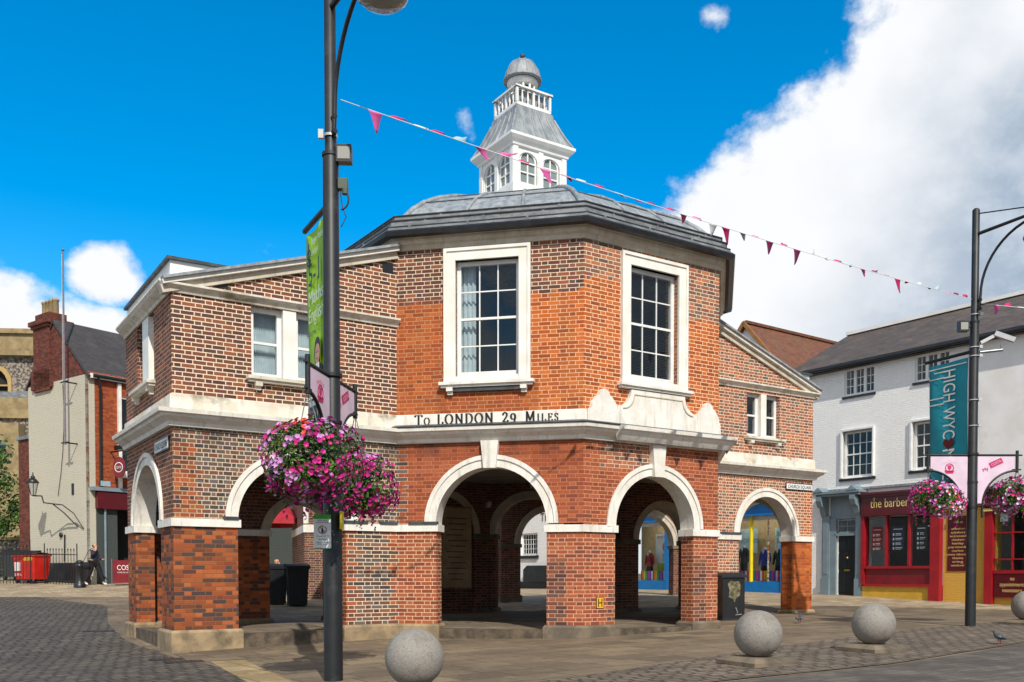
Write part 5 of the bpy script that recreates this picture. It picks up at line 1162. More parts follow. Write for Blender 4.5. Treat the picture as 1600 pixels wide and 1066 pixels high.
# grey door with hood
d = MB()
for s0, s1 in ((-.95, -.66), (.37, .62)): d.box(FSH, (s0, s1), (-.12, .05), (G0, 3.3)); d.box(FSH, (s0 - .02, s1 + .02), (-.16, .05), (G0, 1.15)); d.box(FSH, (s0 + .05, s1 - .05), (-.135, -.11), (1.3, 3.1))
d.box(FSH, (-.66, .37), (-.04, .05), (3.18, 4.0)).box(FSH, (-.7, -.42), (-.08, .1), (.5, 3.2)).box(FSH, (.33, .38), (-.08, .1), (.5, 3.2))
d.box(FSH, (-.5, .38), (-.08, .1), (2.6, 2.68)).build('door_surround', 'greyblue', r)
d = MB().box(FSH, (-1.05, .72), (-.5, .02), (4.02, 4.1)); d.box(FSH, (-1.0, .68), (-.42, .0), (3.94, 4.02)).build('door_hood', 'greyblue', r)
for s0 in (-.86, .45):
    d = MB(); d.wall(Fr(FSH.p(s0 - .1, 0, 0), (FSH.n.x, FSH.n.y)), [(-.48, 3.94), (-.48, 3.8), (-.4, 3.62), (-.26, 3.55), (-.2, 3.35), (-.08, 3.2), (0, 3.2), (0, 3.94)], t=.2, o0=-.2)
    d.face([FSH.p(s0 - .2, -.52, 4.1), FSH.p(s0 + .2, -.52, 4.1), FSH.p(s0, -.52, 4.26)]); d.face([FSH.p(s0 - .2, -.52, 4.1), FSH.p(s0, -.52, 4.26), FSH.p(s0, .0, 4.26), FSH.p(s0 - .2, .0, 4.1)]); d.face([FSH.p(s0, -.52, 4.26), FSH.p(s0 + .2, -.52, 4.1), FSH.p(s0 + .2, .0, 4.1), FSH.p(s0, .0, 4.26)])
    d.build('console_bracket', 'greyblue', r)
dr_ = MB().box(FSH, (-.42, .34), (.02, .08), (.56, 2.6))
for a, c in ((-.35, -.07), (0., .28)):
    for z0, z1 in ((.7, 1.35), (1.5, 2.0), (2.1, 2.5)): dr_.box(FSH, (a, c), (.0, .03), (z0, z1))
dr_ = dr_.build('front_door', mat('door_black', lin('20282c', .7), None, 4, .3), r)
MB().box(FSH, (-.14, .1), (-.01, .03), (1.4, 1.46)).ball(FSH.p(-.02, -.0, 1.85), .045, 8).build('letterbox', mat('brass', lin('c8a050', .8), None, 4, .3, metal=.8), dr_)
sash(FSH, -.42, .34, 2.68, 3.16, 2, 2, .0, parent=r, fw=.05, meet=False, fm='greyblue')
# barber shop
r = root('barber_shopfront', 'dark red barber shopfront with three panes of glass over a red stall riser', 'shopfront', FSH.p(1.9, -.2, .4))
b = MB().box(FSH, (.63, 3.42), (-.22, .0), (3.2, 3.9)); b.build('fascia', 'dmaroon', r)
b = MB().box(FSH, (.6, 3.45), (-.34, .02), (3.9, 3.98)).box(FSH, (.62, 3.42), (-.27, .02), (3.82, 3.9)); b.box(FSH, (.62, 3.42), (-.25, .0), (3.2, 3.26)).build('cornice', 'dmaroon', r)
b = MB().box(FSH, (.62, .74), (-.2, .1), (.95, 3.2)).box(FSH, (3.05, 3.36), (-.2, .1), (.42, 3.2)).box(FSH, (3.03, 3.38), (-.24, .1), (.42, .95))
for s_ in (1.5, 2.3): b.box(FSH, (s_ - .035, s_ + .035), (-.14, .02), (1.56, 3.2))
b.box(FSH, (.74, 3.05), (-.2, .05), (1.48, 1.56)); b.box(FSH, (.74, 3.05), (-.22, .05), (.9, .98)); b.build('frame', 'red', r)
MB().box(FSH, (.74, 3.05), (-.12, .05), (.98, 1.48)).build('stall_riser', 'maroon', r); MB().box(FSH, (.66, 3.05), (-.15, .05), (.4, .9)).build('base_board', mat('yellow_board', lin('dcae3c', .85), None, 3, .5), r)
MB().box(FSH, (.74, 3.05), (-.08, -.07), (1.56, 3.2)).build('pane', 'shopglass', r)
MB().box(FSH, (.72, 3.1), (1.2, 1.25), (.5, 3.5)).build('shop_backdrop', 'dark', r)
nn3 = Vector((FSH.d.x, FSH.d.y, 0))
text('the barber shop', .3, FSH.p(.98, -.225, 3.47), nn3, (0, 0, 1), 'gold', r, 'lettering', width=2.05, space=1.0)
MB().lathe(FSH.p(1.12, -.225, 3.77), [(.035, 0), (.05, .01), (.02, .03)], 10, (-FSH.n.x, -FSH.n.y, 0)).build('emblem', 'gold', r)
for s0, w_, mm_ in ((.95, .38, 'red'), (1.66, .42, 'navy'), (2.5, .36, 'black')):
    p_ = MB().box(FSH, (s0, s0 + w_), (-.05, -.045), (2.1, 2.85)).build('window_poster', mm_, r)
    g = MB()
    for k in range(5): g.box(FSH, (s0 + (.05 if k == 0 else .13), s0 + w_ - .05 - .05 * (k % 2)), (-.056, -.051), (2.74 - k * .15, 2.765 - k * .15)); g.box(FSH, (s0 + .13, s0 + w_ - .09), (-.056, -.051), (2.7 - k * .15, 2.715 - k * .15)) if k else None
    for k in range(4): g.box(FSH, (s0 + .04, s0 + .085), (-.0565, -.052), (2.545 - k * .15, 2.62 - k * .15))
    g.build('print', 'paperw', p_)
r = root('barber_price_board', 'maroon board of golden place names on the yellow wall beside the right lamp post', 'sign', FSH.p(3.9, -.05, 1.35))
MB().box(FSH, (3.53, 4.2), (-.04, -.003), (1.4, 3.08)).build('board', 'dmaroon', r)
for k, tx in enumerate(['amersham', 'aylesbury', 'berkhamsted', 'chesham', 'henley', 'great missenden', 'marlow', 'princes risborough', 'thame', 'tring', 'wendover']):
    text(tx, .07, FSH.p(3.865, -.043, 2.66 - k * .112), nn3, (0, 0, 1), 'gold', r, 'lettering', align='CENTER', width=.2 + .028 * len(tx))
text('also at', .08, FSH.p(3.865, -.043, 2.86), nn3, (0, 0, 1), 'gold', r, 'lettering', align='CENTER')
r = root('yellow_and_white_house', 'pale rendered house with a yellow painted ground floor behind the right lamp post', 'building', FSH.p(7, 3, G0))
MB().wall(FSH, rect(4.28, 12.4, 3.9, 8.42), [], t=.3, o0=-.02).build('upper_wall', 'render', r)
MB().wall(FSH, rect(3.4, 12.4, G0 - .3, 3.9), [rect(5.02, 6.1, 1.4, 3.2)], t=.3, o0=-.015).build('lower_wall', 'bk_yellow', r)
MB().box(FSH, (12.1, 12.39), (.3, 6), (0, 8.4)).build('side_wall', 'render', r)
r = root('red_shopfront', 'second dark red shopfront reading no appointments necessary at the right edge', 'shopfront', FSH.p(5.6, -.2, .35))
b = MB().box(FSH, (4.75, 4.98), (-.2, .05), (.3, 3.3)).box(FSH, (6.1, 6.35), (-.2, .05), (.2, 3.3)).box(FSH, (5.0, 6.1), (-.14, .03), (1.32, 1.42)).box(FSH, (5.0, 6.1), (-.1, .0), (1.72, 1.76)).box(FSH, (5.0, 6.1), (-.1, .0), (2.5, 2.54)).box(FSH, (5.5, 5.54), (-.1, .0), (1.42, 3.2))
b.build('frame', 'red', r); MB().box(FSH, (5.0, 6.1), (-.12, .05), (.62, 1.32)).build('panel', 'dmaroon', r); MB().box(FSH, (4.6, 6.5), (-.3, .0), (3.3, 3.78)).box(FSH, (4.5, 6.6), (-.45, .0), (3.78, 3.86)).build('fascia', 'dmaroon', r)
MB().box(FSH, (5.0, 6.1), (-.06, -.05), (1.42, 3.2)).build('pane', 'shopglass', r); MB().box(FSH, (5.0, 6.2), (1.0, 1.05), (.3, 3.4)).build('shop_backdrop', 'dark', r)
MB().box(FSH, (4.72, 5.0), (-.26, .0), (3.16, 3.24)).box(FSH, (6.08, 6.36), (-.26, .0), (3.16, 3.24)).build('capital', 'gold', r)
for k, tx in enumerate(('no', 'appointments', 'necessary')): text(tx, .12, FSH.p(5.55, -.125, 1.12 - .17 * k), nn3, (0, 0, 1), 'gold', r, 'lettering', align='CENTER', width=(.12, .72, .56)[k])
MB().box(FSH, (5.12, 5.34), (-.02, .05), (2.85, 3.08)).build('extractor_fan', 'paperw', r)
# gabled house over the school outfitters
r = root('gabled_white_house', 'white gabled house with a brown clay tile roof behind the right wing', 'building', FSH.p(-4.4, 4, G0))
MB().wall(FSH, [(-6.55, 4.2), (-2.36, 4.2), (-2.36, 8.3), (-4.45, 10.6), (-6.55, 8.3)], [], t=.3, o0=.02).build('wall', 'render', r)
MB().box(FSH, (-6.5, -6.2), (.32, 9), (4.2, 8.3)).box(FSH, (-2.66, -2.37), (.32, 9), (4.2, 8.3)).build('side_wall', 'render', r)
b = MB()
for sg in (-1, 1):
    e = (-4.45 + sg * 2.25, 8.14); a = (-4.45, 10.72); sl = 3.45
    q = [FSH.p(e[0], -.12, e[1]), FSH.p(e[0], 9, e[1]), FSH.p(a[0], 9, a[1]), FSH.p(a[0], -.12, a[1])]; b.face(q if sg > 0 else q[::-1], [(0, 0), (9, 0), (9, sl), (0, sl)] if sg > 0 else [(0, sl), (9, sl), (9, 0), (0, 0)])
    q = [p - Vector((0, 0, .12)) for p in q]; b.face(q[::-1] if sg > 0 else q)
    b.face([FSH.p(e[0], -.12, e[1]), FSH.p(a[0], -.12, a[1]), FSH.p(a[0], -.12, a[1] - .12), FSH.p(e[0], -.12, e[1] - .12)])
b.build('roof', 'tile', r); MB().beam(FSH.p(-4.45, -.1, 10.74), FSH.p(-4.45, 9, 10.74), .2, .1).build('ridge', 'tile', r)
MB().beam(FSH.p(-2.22, -.16, 8.14), FSH.p(-4.45, -.16, 10.70), .06, .14).beam(FSH.p(-6.68, -.16, 8.14), FSH.p(-4.45, -.16, 10.70), .06, .14).build('verge', mat('verge_tile', lin('a8743c', .8)), r)
r = root('school_outfitters', 'bright blue shopfront with yellow posts and school uniforms in its windows', 'shopfront', FSH.p(-6, 0, .5))
MB().box(FSH, (-11.3, -2.4), (1.2, 1.3), (.3, 4.2)).build('shop_backdrop', mat('shop_wall', lin('d8bc8c', .85)), r); MB().box(FSH, (-11.3, -2.4), (.0, 1.2), (.3, 1.0)).box(FSH, (-11.3, -2.4), (.0, 1.7), (3.62, 3.9)).build('shop_floor', 'paperw', r)
lm, lt, lpn = base_mat('shop_light'); lpn.inputs['Emission Color'].default_value = (1, .93, .8, 1); lpn.inputs['Emission Strength'].default_value = 14
for s0 in (-10.2, -9.0, -6.5, -5.2, -4.2, -3.2): MB().box(FSH, (s0, s0 + .5), (.45, .6), (3.58, 3.615)).build('ceiling_light', lm, r)
MB().box(FSH, (-11.2, -2.6), (-.15, .1), (.3, 1.02)).build('stall_riser', 'blue', r)
b = MB()
for s0 in (-10.9, -7.95, -2.66): b.box(FSH, (s0, s0 + .26), (-.18, .12), (.4, 3.5))
b.box(FSH, (-8.5, -8.3), (-.18, .12), (.4, 3.5)); b.box(FSH, (-8.3, -7.95), (-.1, .1), (2.95, 3.05)); b.box(FSH, (-8.24, -7.98), (.0, .06), (.55, 1.0)); b.build('frame', 'blue', r)
b = MB().box(FSH, (-11.2, -2.4), (-.25, .1), (3.5, 3.95)).box(FSH, (-11.3, -2.35), (-.45, .1), (3.95, 4.15)); b.box(FSH, (-11.25, -2.4), (-.32, .1), (3.45, 3.52)).build('fascia', 'blue', r)
MB().box(FSH, (-11.2, -2.4), (-.02, .1), (3.3, 3.5)).build('blind', 'paperw', r)
for s0, m_ in ((-10.5, 'yellow'), (-4.05, 'yellow')): MB().tube([FSH.p(s0, -.1, 1.0), FSH.p(s0, -.1, 3.5)], .07, 10).build('column', m_, r)
b = MB().tube([FSH.p(-3.42, .1, 1.0), FSH.p(-3.42, .1, 3.5)], .045, 8); b.tube([FSH.p(-7.7, .1, 1.0), FSH.p(-7.7, .1, 3.5)], .045, 8).build('striped_pole', mat('striped', lin('b86a34'), lin('efe2cc'), 12, .5, stretch=(.3, .3, 2), lo=.48, hi=.52), r)
MB().box(FSH, (-10.7, -2.6), (-.01, .0), (1.02, 3.3)).build('pane', 'shopglass', r)
pc = ['e23a3a', 'f09a2c', 'f4e23a', '46b44a', '2f7ac8', 'e84a9c', '8a48b0', 'f0f0e8']
for j, h in enumerate(pc): M['pencil%d' % j] = mat('pencil_colour', lin(h, .85), None, 3, .5)
pr_ = [MB() for _ in pc]
k = 0; s_ = -10.2
while s_ < -2.8:
    if not (-8.6 < s_ < -7.8): pr_[k % 8].box(FSH, (s_, s_ + .085), (.12, .15), (1.05, 1.42))
    s_ += .09; k += 1
for j, q in enumerate(pr_): struct(q.build('pencil_border', 'pencil%d' % j, r), 'stuff')
p_ = MB().box(FSH, (-3.75, -2.7), (.9, .92), (2.1, 3.05)).build('poster', mat('poster_pale', lin('c8e4e8', .8)), r)
text('BACK TO', .17, FSH.p(-3.66, .89, 2.74), nn3, (0, 0, 1), 'teal', p_, 'lettering'); text('SCHOOL', .17, FSH.p(-3.66, .89, 2.48), nn3, (0, 0, 1), 'teal', p_, 'lettering')
p_ = MB().box(FSH, (-5.6, -4.6), (.9, .92), (2.1, 3.05)).build('poster', bpy.data.materials['poster_pale'], r); text('SCHOOL', .17, FSH.p(-5.4, .89, 2.5), nn3, (0, 0, 1), 'teal', p_, 'lettering')
p_ = MB().box(FSH, (-9.9, -8.75), (.7, .72), (1.75, 3.0)).build('poster', 'paperw', r)
text('BACK TO', .1, FSH.p(-9.8, .69, 2.82), nn3, (0, 0, 1), 'magenta', p_, 'lettering'); disc(FSH, -9.2, 2.45, .3, .26, .695, 'blonde', 'portrait_hair', p_); disc(FSH, -9.2, 2.42, .17, .2, .69, 'skin', 'portrait_face', p_)
MB().wall(FSH, [(-9.5, 1.85), (-8.9, 1.85), (-8.95, 2.15), (-9.1, 2.22), (-9.3, 2.22), (-9.45, 2.15)], t=.003, o0=.688).build('portrait_shirt', mat('pale_blue', lin('b4c8dc', .8)), p_)
MB().box(FSH, (-9.6, -8.95), (.5, .9), (1.02, 1.75)).build('display_box', mat('lime_box', lin('a8b83c', .8)), r)
def mannequin(s_, o_, z0, top, skirt, lab, h=1.2):
    p = FSH.p(s_, o_, z0); r = root('mannequin', lab, 'mannequin', p, 'uniformed mannequins in the blue shop window'); N = Vector((FSH.n.x, FSH.n.y, 0)); D = Vector((FSH.d.x, FSH.d.y, 0))
    b = MB(); rows = []
    for z, w, t_ in ((.58, .15, .10), (.66, .155, .105), (.78, .14, .1), (.95, .16, .11), (1.08, .17, .105), (1.15, .15, .085), (1.19, .07, .06)): rows.append([p + D * w * cos(a) + N * t_ * sin(a) + Vector((0, 0, z)) for a in (2 * pi * k / 16 for k in range(16))])
    b.grid(rows, True, True)
    for sg in (-1, 1): b.tube([p + D * sg * .13 + Vector((0, 0, 1.12)), p + D * sg * .2 + Vector((0, 0, 1.0)), p + D * sg * .24 + Vector((0, 0, .8)), p + D * sg * .22 - N * .06 + Vector((0, 0, .62))], [.05, .055, .045, .038], 10)
    b.build('jumper', top, r)
    MB().lathe(p + Vector((0, 0, .16)), [(.02, 0), (.2, .0), (.19, .05), (.15, .3), (.135, .44), (.05, .45)] if skirt else [(.13, -.05), (.135, .2), (.14, .42), (.05, .45)], 16).build('skirt' if skirt else 'trousers', 'cloth_black', r)
    MB().lathe(p + Vector((0, 0, 1.18)), [(.055, 0), (.05, .05), (.045, .09), (.02, .1)], 12).build('neck', 'paperw', r)
    MB().wall(Fr((p - N * .118).xy, FSH.d, p.z), [(-.06, 1.18), (.06, 1.18), (0, 1.02)], t=.008).build('collar', 'paperw', r)
    MB().lathe(p, [(.14, 0), (.14, .015), (.015, .03), (.012, .6)], 14).build('stand', 'chrome', r)
navyj = mat('royal_jumper', lin('2848b4', .8)); redj = mat('red_jumper', lin('a01c28', .8)); grnj = mat('green_jumper', lin('203c2c', .8)); blkj = mat('black_jumper', lin('22242a', .8))
mannequin(-3.75, .32, 1.02, navyj, False, 'mannequin in a royal blue school jumper, right of the yellow post')
mannequin(-3.1, .32, 1.02, grnj, True, 'mannequin in a dark green jumper and grey skirt beside the magenta bag')
mannequin(-4.75, .32, 1.12, blkj, False, 'mannequin in a black blazer left of the yellow post')
mannequin(-9.95, .4, 1.02, redj, True, 'mannequin in a red jumper left of the portrait poster'); mannequin(-8.75, .4, 1.02, redj, True, 'mannequin in a red jumper right of the portrait poster')
r = root('school_bag', 'magenta school rucksack in the corner of the blue shop window', 'bag', FSH.p(-2.95, .3, 1.02)); P_ = FSH.p(-2.95, .3, 1.25)
MB().ball(P_, .2, 10, 1, .6, 1.1).ball(P_ + Vector((-.05, -.1, -.05)), .12, 8, 1, .5, 1).build('body', mat('bag_magenta', lin('b428a0', .85)), r); MB().tube([P_ + Vector((.1 * cos(a), 0, .2 + .08 * sin(a))) for a in [pi * k / 8 for k in range(9)]], .012, 6).build('strap', 'black', r)
# white house further along
r = root('white_cottage', 'white painted house with a barred window seen through the arch under the inscription', 'building', FSH.p(-16, 3, .5))
MB().wall(FSH, rect(-24, -11.35, .2, 4.6), [rect(-18.7, -17.35, 2.2, 3.3)], t=.3).build('wall', 'bk_white', r)
MB().wall(FSH, rect(-24, -11.35, 4.6, 7.2), [], t=.3, o0=.0).build('upper_wall', 'bk_white', r)
MB().wall(FSH, rect(-11.35, -6.57, 4.2, 7.2), [], t=.3, o0=.0).build('upper_wall', 'bk_white', r)
MB().box(FSH, (-24, -11.35), (-.05, -.001), (.2, .9)).build('base_course', 'black', r); MB().box(FSH, (-19, -17), (.5, .6), (2, 3.5)).build('blackout_panel', 'dark', r); sash(FSH, -18.7, -17.35, 2.2, 3.3, 6, 4, .08, parent=r, meet=False); MB().box(FSH, (-18.8, -17.25), (-.08, .05), (2.05, 2.2)).build('sill', 'black', r)
text('THE', .42, FSH.p(-17.1, -.02, 3.85), nn3, (0, 0, 1), 'ink', r, 'lettering'); gable_roof(FSH, -24, -6.7, 7.2, 9.0, 6, 'tile', r)
MB().wall(FSH, [(-18.2, .9), (-15.6, .9), (-15.6, 1.5), (-15.9, 1.7), (-17.9, 1.7), (-18.2, 1.5)], t=.1, o0=-.25).build('cellar_hatch', 'post', r)

# ------------------------------------------------------------------ houses on the left
FC_ = Fr(Vector((-16.7, 37.)) + Vector((-.8, .6)) * 4.85, (.8, -.6)); FO = Fr((-16.7, 37.), (.6, .8)); LC_ = 4.85
r = root('corner_house', 'tall house with a cream painted gable wall, orange brick front and brick chimney', 'building', FO.p(2, 2, .6))
MB().box(FC_, (0, LC_), (-.0, .25), (.6, 9.2)).build('painted_wall', 'bk_cream', r)
gy = LC_ - 2.6
MB().wall(FC_, [(0, 9.2), (LC_, 9.2), (gy + .0, 11.62), (.35, 9.3), (0, 9.2)][:4], t=.25).build('gable_wall', 'bk_house2', r)
MB().box(FC_, (0, LC_), (-.05, -.001), (.6, 1.75)).build('base_course', 'post', r)
MB().wall(FO, rect(.0, 12, 4.72, 9.3), [rect(1.35, 2.1, 5.4, 8.5)], t=.25, o0=.001).build('front_wall', 'bk_house', r)
b = MB()
for (s0, z0, s1, z1) in ((LC_ + .15, 9.1, gy, 11.72), (-.1, 9.2, gy, 11.72)):
    dn = [Vector((s0, z0)), Vector((s1, z1))]; sl = (dn[1] - dn[0]).length
    q = [FC_.p(s0, -.06, z0), FC_.p(s0, 12, z0), FC_.p(s1, 12, z1), FC_.p(s1, -.06, z1)]
    b.face(q, [(0, 0), (12, 0), (12, sl), (0, sl)]); b.face([p - Vector((0, 0, .12)) for p in q[::-1]]); b.face([q[0], q[3], q[3] - Vector((0, 0, .14)), q[0] - Vector((0, 0, .14))])
b.build('roof', 'slate_dark', r)
MB().beam(FC_.p(gy, 3.4, 11.74), FC_.p(LC_ + .12, 3.4, 9.16), .14, .06).build('roof_flashing', 'lead', r)
ch = MB().box(FC_, (LC_ - 4.15, LC_ - 2.85), (-.1, .75), (8.9, 11.5)); ch.box(FC_, (LC_ - 4.4, LC_ - 2.7), (-.1, .6), (9.0, 9.8)); ch = ch.build('chimney', 'bk_house2', r)
MB().box(FC_, (LC_ - 4.22, LC_ - 2.78), (-.17, .82), (11.5, 11.62)).box(FC_, (LC_ - 4.3, LC_ - 2.7), (-.24, .9), (11.62, 11.8)).box(FC_, (LC_ - 4.05, LC_ - 2.9), (-.05, .7), (11.8, 12.1)).build('chimney_cap', 'bk_house2', ch)
b = MB()
for k in range(4): b.lathe(FC_.p(LC_ - 3.9 + k * .29, .3, 12.1), [(.13, 0), (.12, .5), (.145, .52), (.145, .6), (.09, .6), (.09, .3)], 12)
b.build('chimney_pots', 'oldstone', ch)
MB().box(FO, (.02, 12), (-.18, .1), (9.02, 9.2)).build('eaves_board', 'cream', r)
MB().tube([FO.p(.1, -.2, 9.12), FO.p(12, -.2, 9.12)], .07, 8).tube([FO.p(.3, -.18, 9.1), FO.p(.45, -.1, 8.7), FO.p(.42, -.1, 4.5)], .06, 8).build('rainwater_pipe', 'black', r)
sash(FO, 1.35, 2.1, 5.4, 8.5, 1, 2, .05, parent=r); MB().box(FO, (1.25, 2.2), (-.35, .05), (5.2, 5.4)).box(FO, (1.2, 1.34), (-.1, .02), (4.7, 9.0)).box(FO, (2.1, 2.3), (-.2, .02), (4.7, 9.0)).build('window_surround', 'cream', r)
MB().wall(FO, rect(.0, 12, .5, 4.72), [rect(1.15, 4.5, 1.6, 3.9)], t=.25, o0=.002).build('shop_wall', 'bk_teal', r)
MB().box(FO, (.0, 6), (-.25, .0), (4.6, 4.75)).build('shop_cornice', 'greyblue', r)
MB().box(FO, (.22, 6), (-.2, -.0), (3.9, 4.55)).build('shop_fascia', 'dmaroon', r); MB().box(FO, (1.15, 4.5), (1.5, 1.6), (.6, 4.4)).build('shop_interior', 'dark', r)
MB().box(FO, (1.2, 2.3), (.6, .7), (5, 9)).build('blackout_panel', 'dark', r)  # near-black panel added behind the pane to block the sky showing through
MB().tube([FO.p(.6, -.06, 3.9), FO.p(.6, -.06, .9)], .05, 8).build('drainpipe', 'greyblue', r)
MB().box(FO, (.35, .75), (-.22, -.19), (4.8, 5.0)).build('blue_sign', mat('blue_sign', lin('9cc0cc', .8)), r)
MB().box(FC_, (2.66 + .85, 2.66 + 1.0), (-.03, .0), (4.5, 4.95)).build('vent', 'post', r); MB().lathe(FC_.p(2.66 - .0, -.02, 2.9), [(.1, 0), (.1, .06), (.02, .08)], 12, (-FC_.n.x, -FC_.n.y, 0)).build('wall_box', 'post', r)
MB().tube([FC_.p(2.95 + .1 * k - .12 * k * k / 3, -.04, 9.0 - k * .9) for k in range(6)], .012, 5).tube([FC_.p(2.95, -.04, 2.9), FC_.p(2.9, -.04, 1.8)], .03, 5).build('wall_cable', 'post', r)
# lower wing behind
r = root('brown_brick_annexe', 'low brown brick block beyond the cream gable wall', 'building', FC_.p(-.6, .5, 1.0))
MB().box(FC_, (-1.35, -.01), (.2, 6), (.6, 7.1)).build('wall', 'bk_house2', r); MB().box(FC_, (-1.42, .0), (.12, 6.1), (7.1, 7.25)).build('coping', 'lead_dark', r)
r = root('flagpole', 'tall bare flagpole fixed to the cream painted gable wall', 'flagpole', FC_.p(4.0, -.5, 6.4))
MB().tube([FC_.p(3.96, -.5, 6.42), FC_.p(3.99, -.5, 14.0)], [.05, .03], 10).ball(FC_.p(3.99, -.5, 14.05), .07, 8, 1, 1, .5).build('pole', mat('pole_grey', lin('8a8088', .75)), r)
for z in (6.5, 8.9): MB().tube([FC_.p(3.97, -.55, z), FC_.p(3.97, 0, z)], .03, 6).tube([FC_.p(3.7, -.5, z), FC_.p(4.25, -.5, z)], .03, 6).build('pole_bracket', 'black', r)
MB().tube([FC_.p(3.9, -.5, 13.9), FC_.p(3.85, -.5, 8.9)], .006, 4).build('halyard', 'paperw', r)
lp = FC_.p(2.35, -1.0, 4.45)
lantern(lp, 'wall_lantern', 'black Victorian lantern on a curved bracket from the cream wall', 1.4, None)
lr = bpy.data.objects[[o.name for o in bpy.data.objects if o.name.startswith('wall_lantern')][-1]]
MB().tube([lp + Vector((0, 0, 0)), FC_.p(2.85, -.9, 4.42), FC_.p(2.95, -.88, 4.15), FC_.p(3.3, -.7, 4.1), FC_.p(3.6, -.4, 3.75), FC_.p(3.95, -.03, 3.2)], .028, 6).tube([FC_.p(3.3, -.7, 4.1), FC_.p(3.7, -.5, 4.05), FC_.p(4.1, -.25, 3.7), FC_.p(4.4, -.03, 3.1)], .024, 6).build('scroll_arm', 'black', lr)
# hanging pub style sign
hs = FO.p(1.0, -.55, 5.3); r = root('hanging_sign', 'round maroon coffee shop sign hanging from a black bracket on the orange brick wall', 'sign', hs)
MB().tube([FO.p(.9, .0, 6.2), FO.p(.9, -1.1, 6.2)], .03, 6).tube([FO.p(.9, -.55, 6.2), FO.p(.9, -.55, 6.0)], .02, 6).box(FO, (.84, .96), (-.75, -.35), (6.25, 6.42)).build('bracket', 'black', r)
FHs = Fr(FO.p(.9, -.62, 0), (.95, -.3)); MB().wall(FHs, [(.28 * cos(2 * pi * k / 20), 5.55 + .42 * sin(2 * pi * k / 20)) for k in range(20)], t=.06, o0=-.03).build('disc', 'maroon', r); MB().ring(FHs, 0, 5.55, .17, .2, -.04, -.031, 20, 0, 2 * pi).build('ring_mark', 'paperw', r); text('COSTA', .1, FHs.p(0, -.036, 5.5), (FHs.d.x, FHs.d.y, 0), (0, 0, 1), 'paperw', r, 'lettering', width=.26, align='CENTER')
# railings
def railing(a, c, lab, h=1.35, n=None, gate=False):
    a = Vector(a); c = Vector(c); z0 = gz(*a); z1 = gz(*c); L = (c - a).length; n = n or int(L / .16)
    r = root('railing', lab, 'railing', (a.x, a.y, z0)); b = MB()
    for k in range(n + 1):
        p = a.lerp(c, k / n); z = z0 + (z1 - z0) * k / n; tall = k in (0, n); b.tube([(p.x, p.y, z), (p.x, p.y, z + h + (.2 if tall else 0))], .022 if tall else .012, 5); b.lathe((p.x, p.y, z + h + (.2 if tall else 0)), [(.012, 0), (.028, .03), (.0, .12)], 6)
    for hh in (.15, h - .15): b.tube([(a.x, a.y, z0 + hh), (c.x, c.y, z1 + hh)], .018, 5)
    b.build('bars', 'black', r)
railing(FC_.p(3.0, -.9, 0).xy, FC_.p(4.75, -.5, 0).xy, 'short run of black spiked railings against the cream wall'); railing((-24.5, 38.5), (-19.2, 37.2), 'black spiked railings in front of the grey bins at the left edge', 1.5)
def wheelie(x, y, lab, m, rot, w=.55, h=1.05, grp=None, big=False, cat='bin'):
    z = gz(x, y); r = root('large_waste_bin' if big else 'wheelie_bin', lab, cat, (x, y, z), grp); F = Fr((x, y), dirv(rot), z); b = MB()
    zb = .16 if big else .03; k = .93; hw = w / 2; hd = .3 if not big else .36
    q = [[F.p(sx * hw * s_, sy * hd * s_, h_) for sx, sy in ((-1, -1), (1, -1), (1, 1), (-1, 1))] for s_, h_ in ((k * .9, zb), (k, h * .6), (1., h))]
    for u_, v_ in zip(q, q[1:]):
        for i in range(4): b.face([u_[i], u_[(i + 1) % 4], v_[(i + 1) % 4], v_[i]])
    b.face(q[0][::-1]); b.face(q[-1]); b.box(F, (-hw - .03, hw + .03), (-hd - .03, hd + .03), (h - .06, h)); b.build('body', m, r)
    rows = [[F.p(s_ * (hw + .035), y_, h + .02 + .07 * cos(y_ / hd * 1.4)) for s_ in (-1, 1)] for y_ in [(-1 + 2 * i / 8) * (hd + .04) for i in range(9)]]
    lid = MB(); lid.grid(rows[::-1]); lid.box(F, (-hw - .035, hw + .035), (-hd - .045, hd + .04), (h, h + .035)); lid.build('lid', 'post', r)
    wh = MB()
    for sx in (-1, 1):
        for sy in ((-1, 1) if big else (1,)): p = F.p(sx * hw * .75, sy * hd * .75, .09); wh.lathe(p - Vector((F.d.x, F.d.y, 0)) * .025, [(.01, 0), (.09, 0), (.09, .05), (.01, .05)], 14, (F.d.x, F.d.y, 0))
    wh.build('wheel', 'black', r); return r, F
grb = mat('grey_plastic', lin('33383c', .7), None, 3, .5)
wheelie(-6.85, 27.1, 'black wheelie bin seen through the left arch, left of a pair', 'black', 20, .58, 1.1, 'pair of wheelie bins behind the left arch'); wheelie(-6.15, 26.7, 'black wheelie bin seen through the left arch, right of a pair', 'black', 20, .6, 1.12, 'pair of wheelie bins behind the left arch')
rr_, Fq_ = wheelie(FC_.p(2.05, -.95, 0).x, FC_.p(2.05, -.95, 0).y, 'red waste bin on castors with a yellow sticker beside the cream wall', 'brightred', -26, 1.35, 1.15, None, True, 'waste bin')
MB().box(Fq_, (.0, .5), (-.368, -.355), (.92, 1.04)).build('sticker', 'yellow', rr_); text('CARDBOARD', .07, Fq_.p(.03, -.372, .95), (Fq_.d.x, Fq_.d.y, 0), (0, 0, 1), 'brightred', rr_, 'lettering', width=.44)
MB().box(Fq_, (-.55, -.2), (-.362, -.35), (.5, .85)).build('label', 'paperw', rr_); text('BIFFA', .1, Fq_.p(-.53, -.366, .3), (Fq_.d.x, Fq_.d.y, 0), (0, 0, 1), 'paperw', rr_, 'lettering', width=.4)
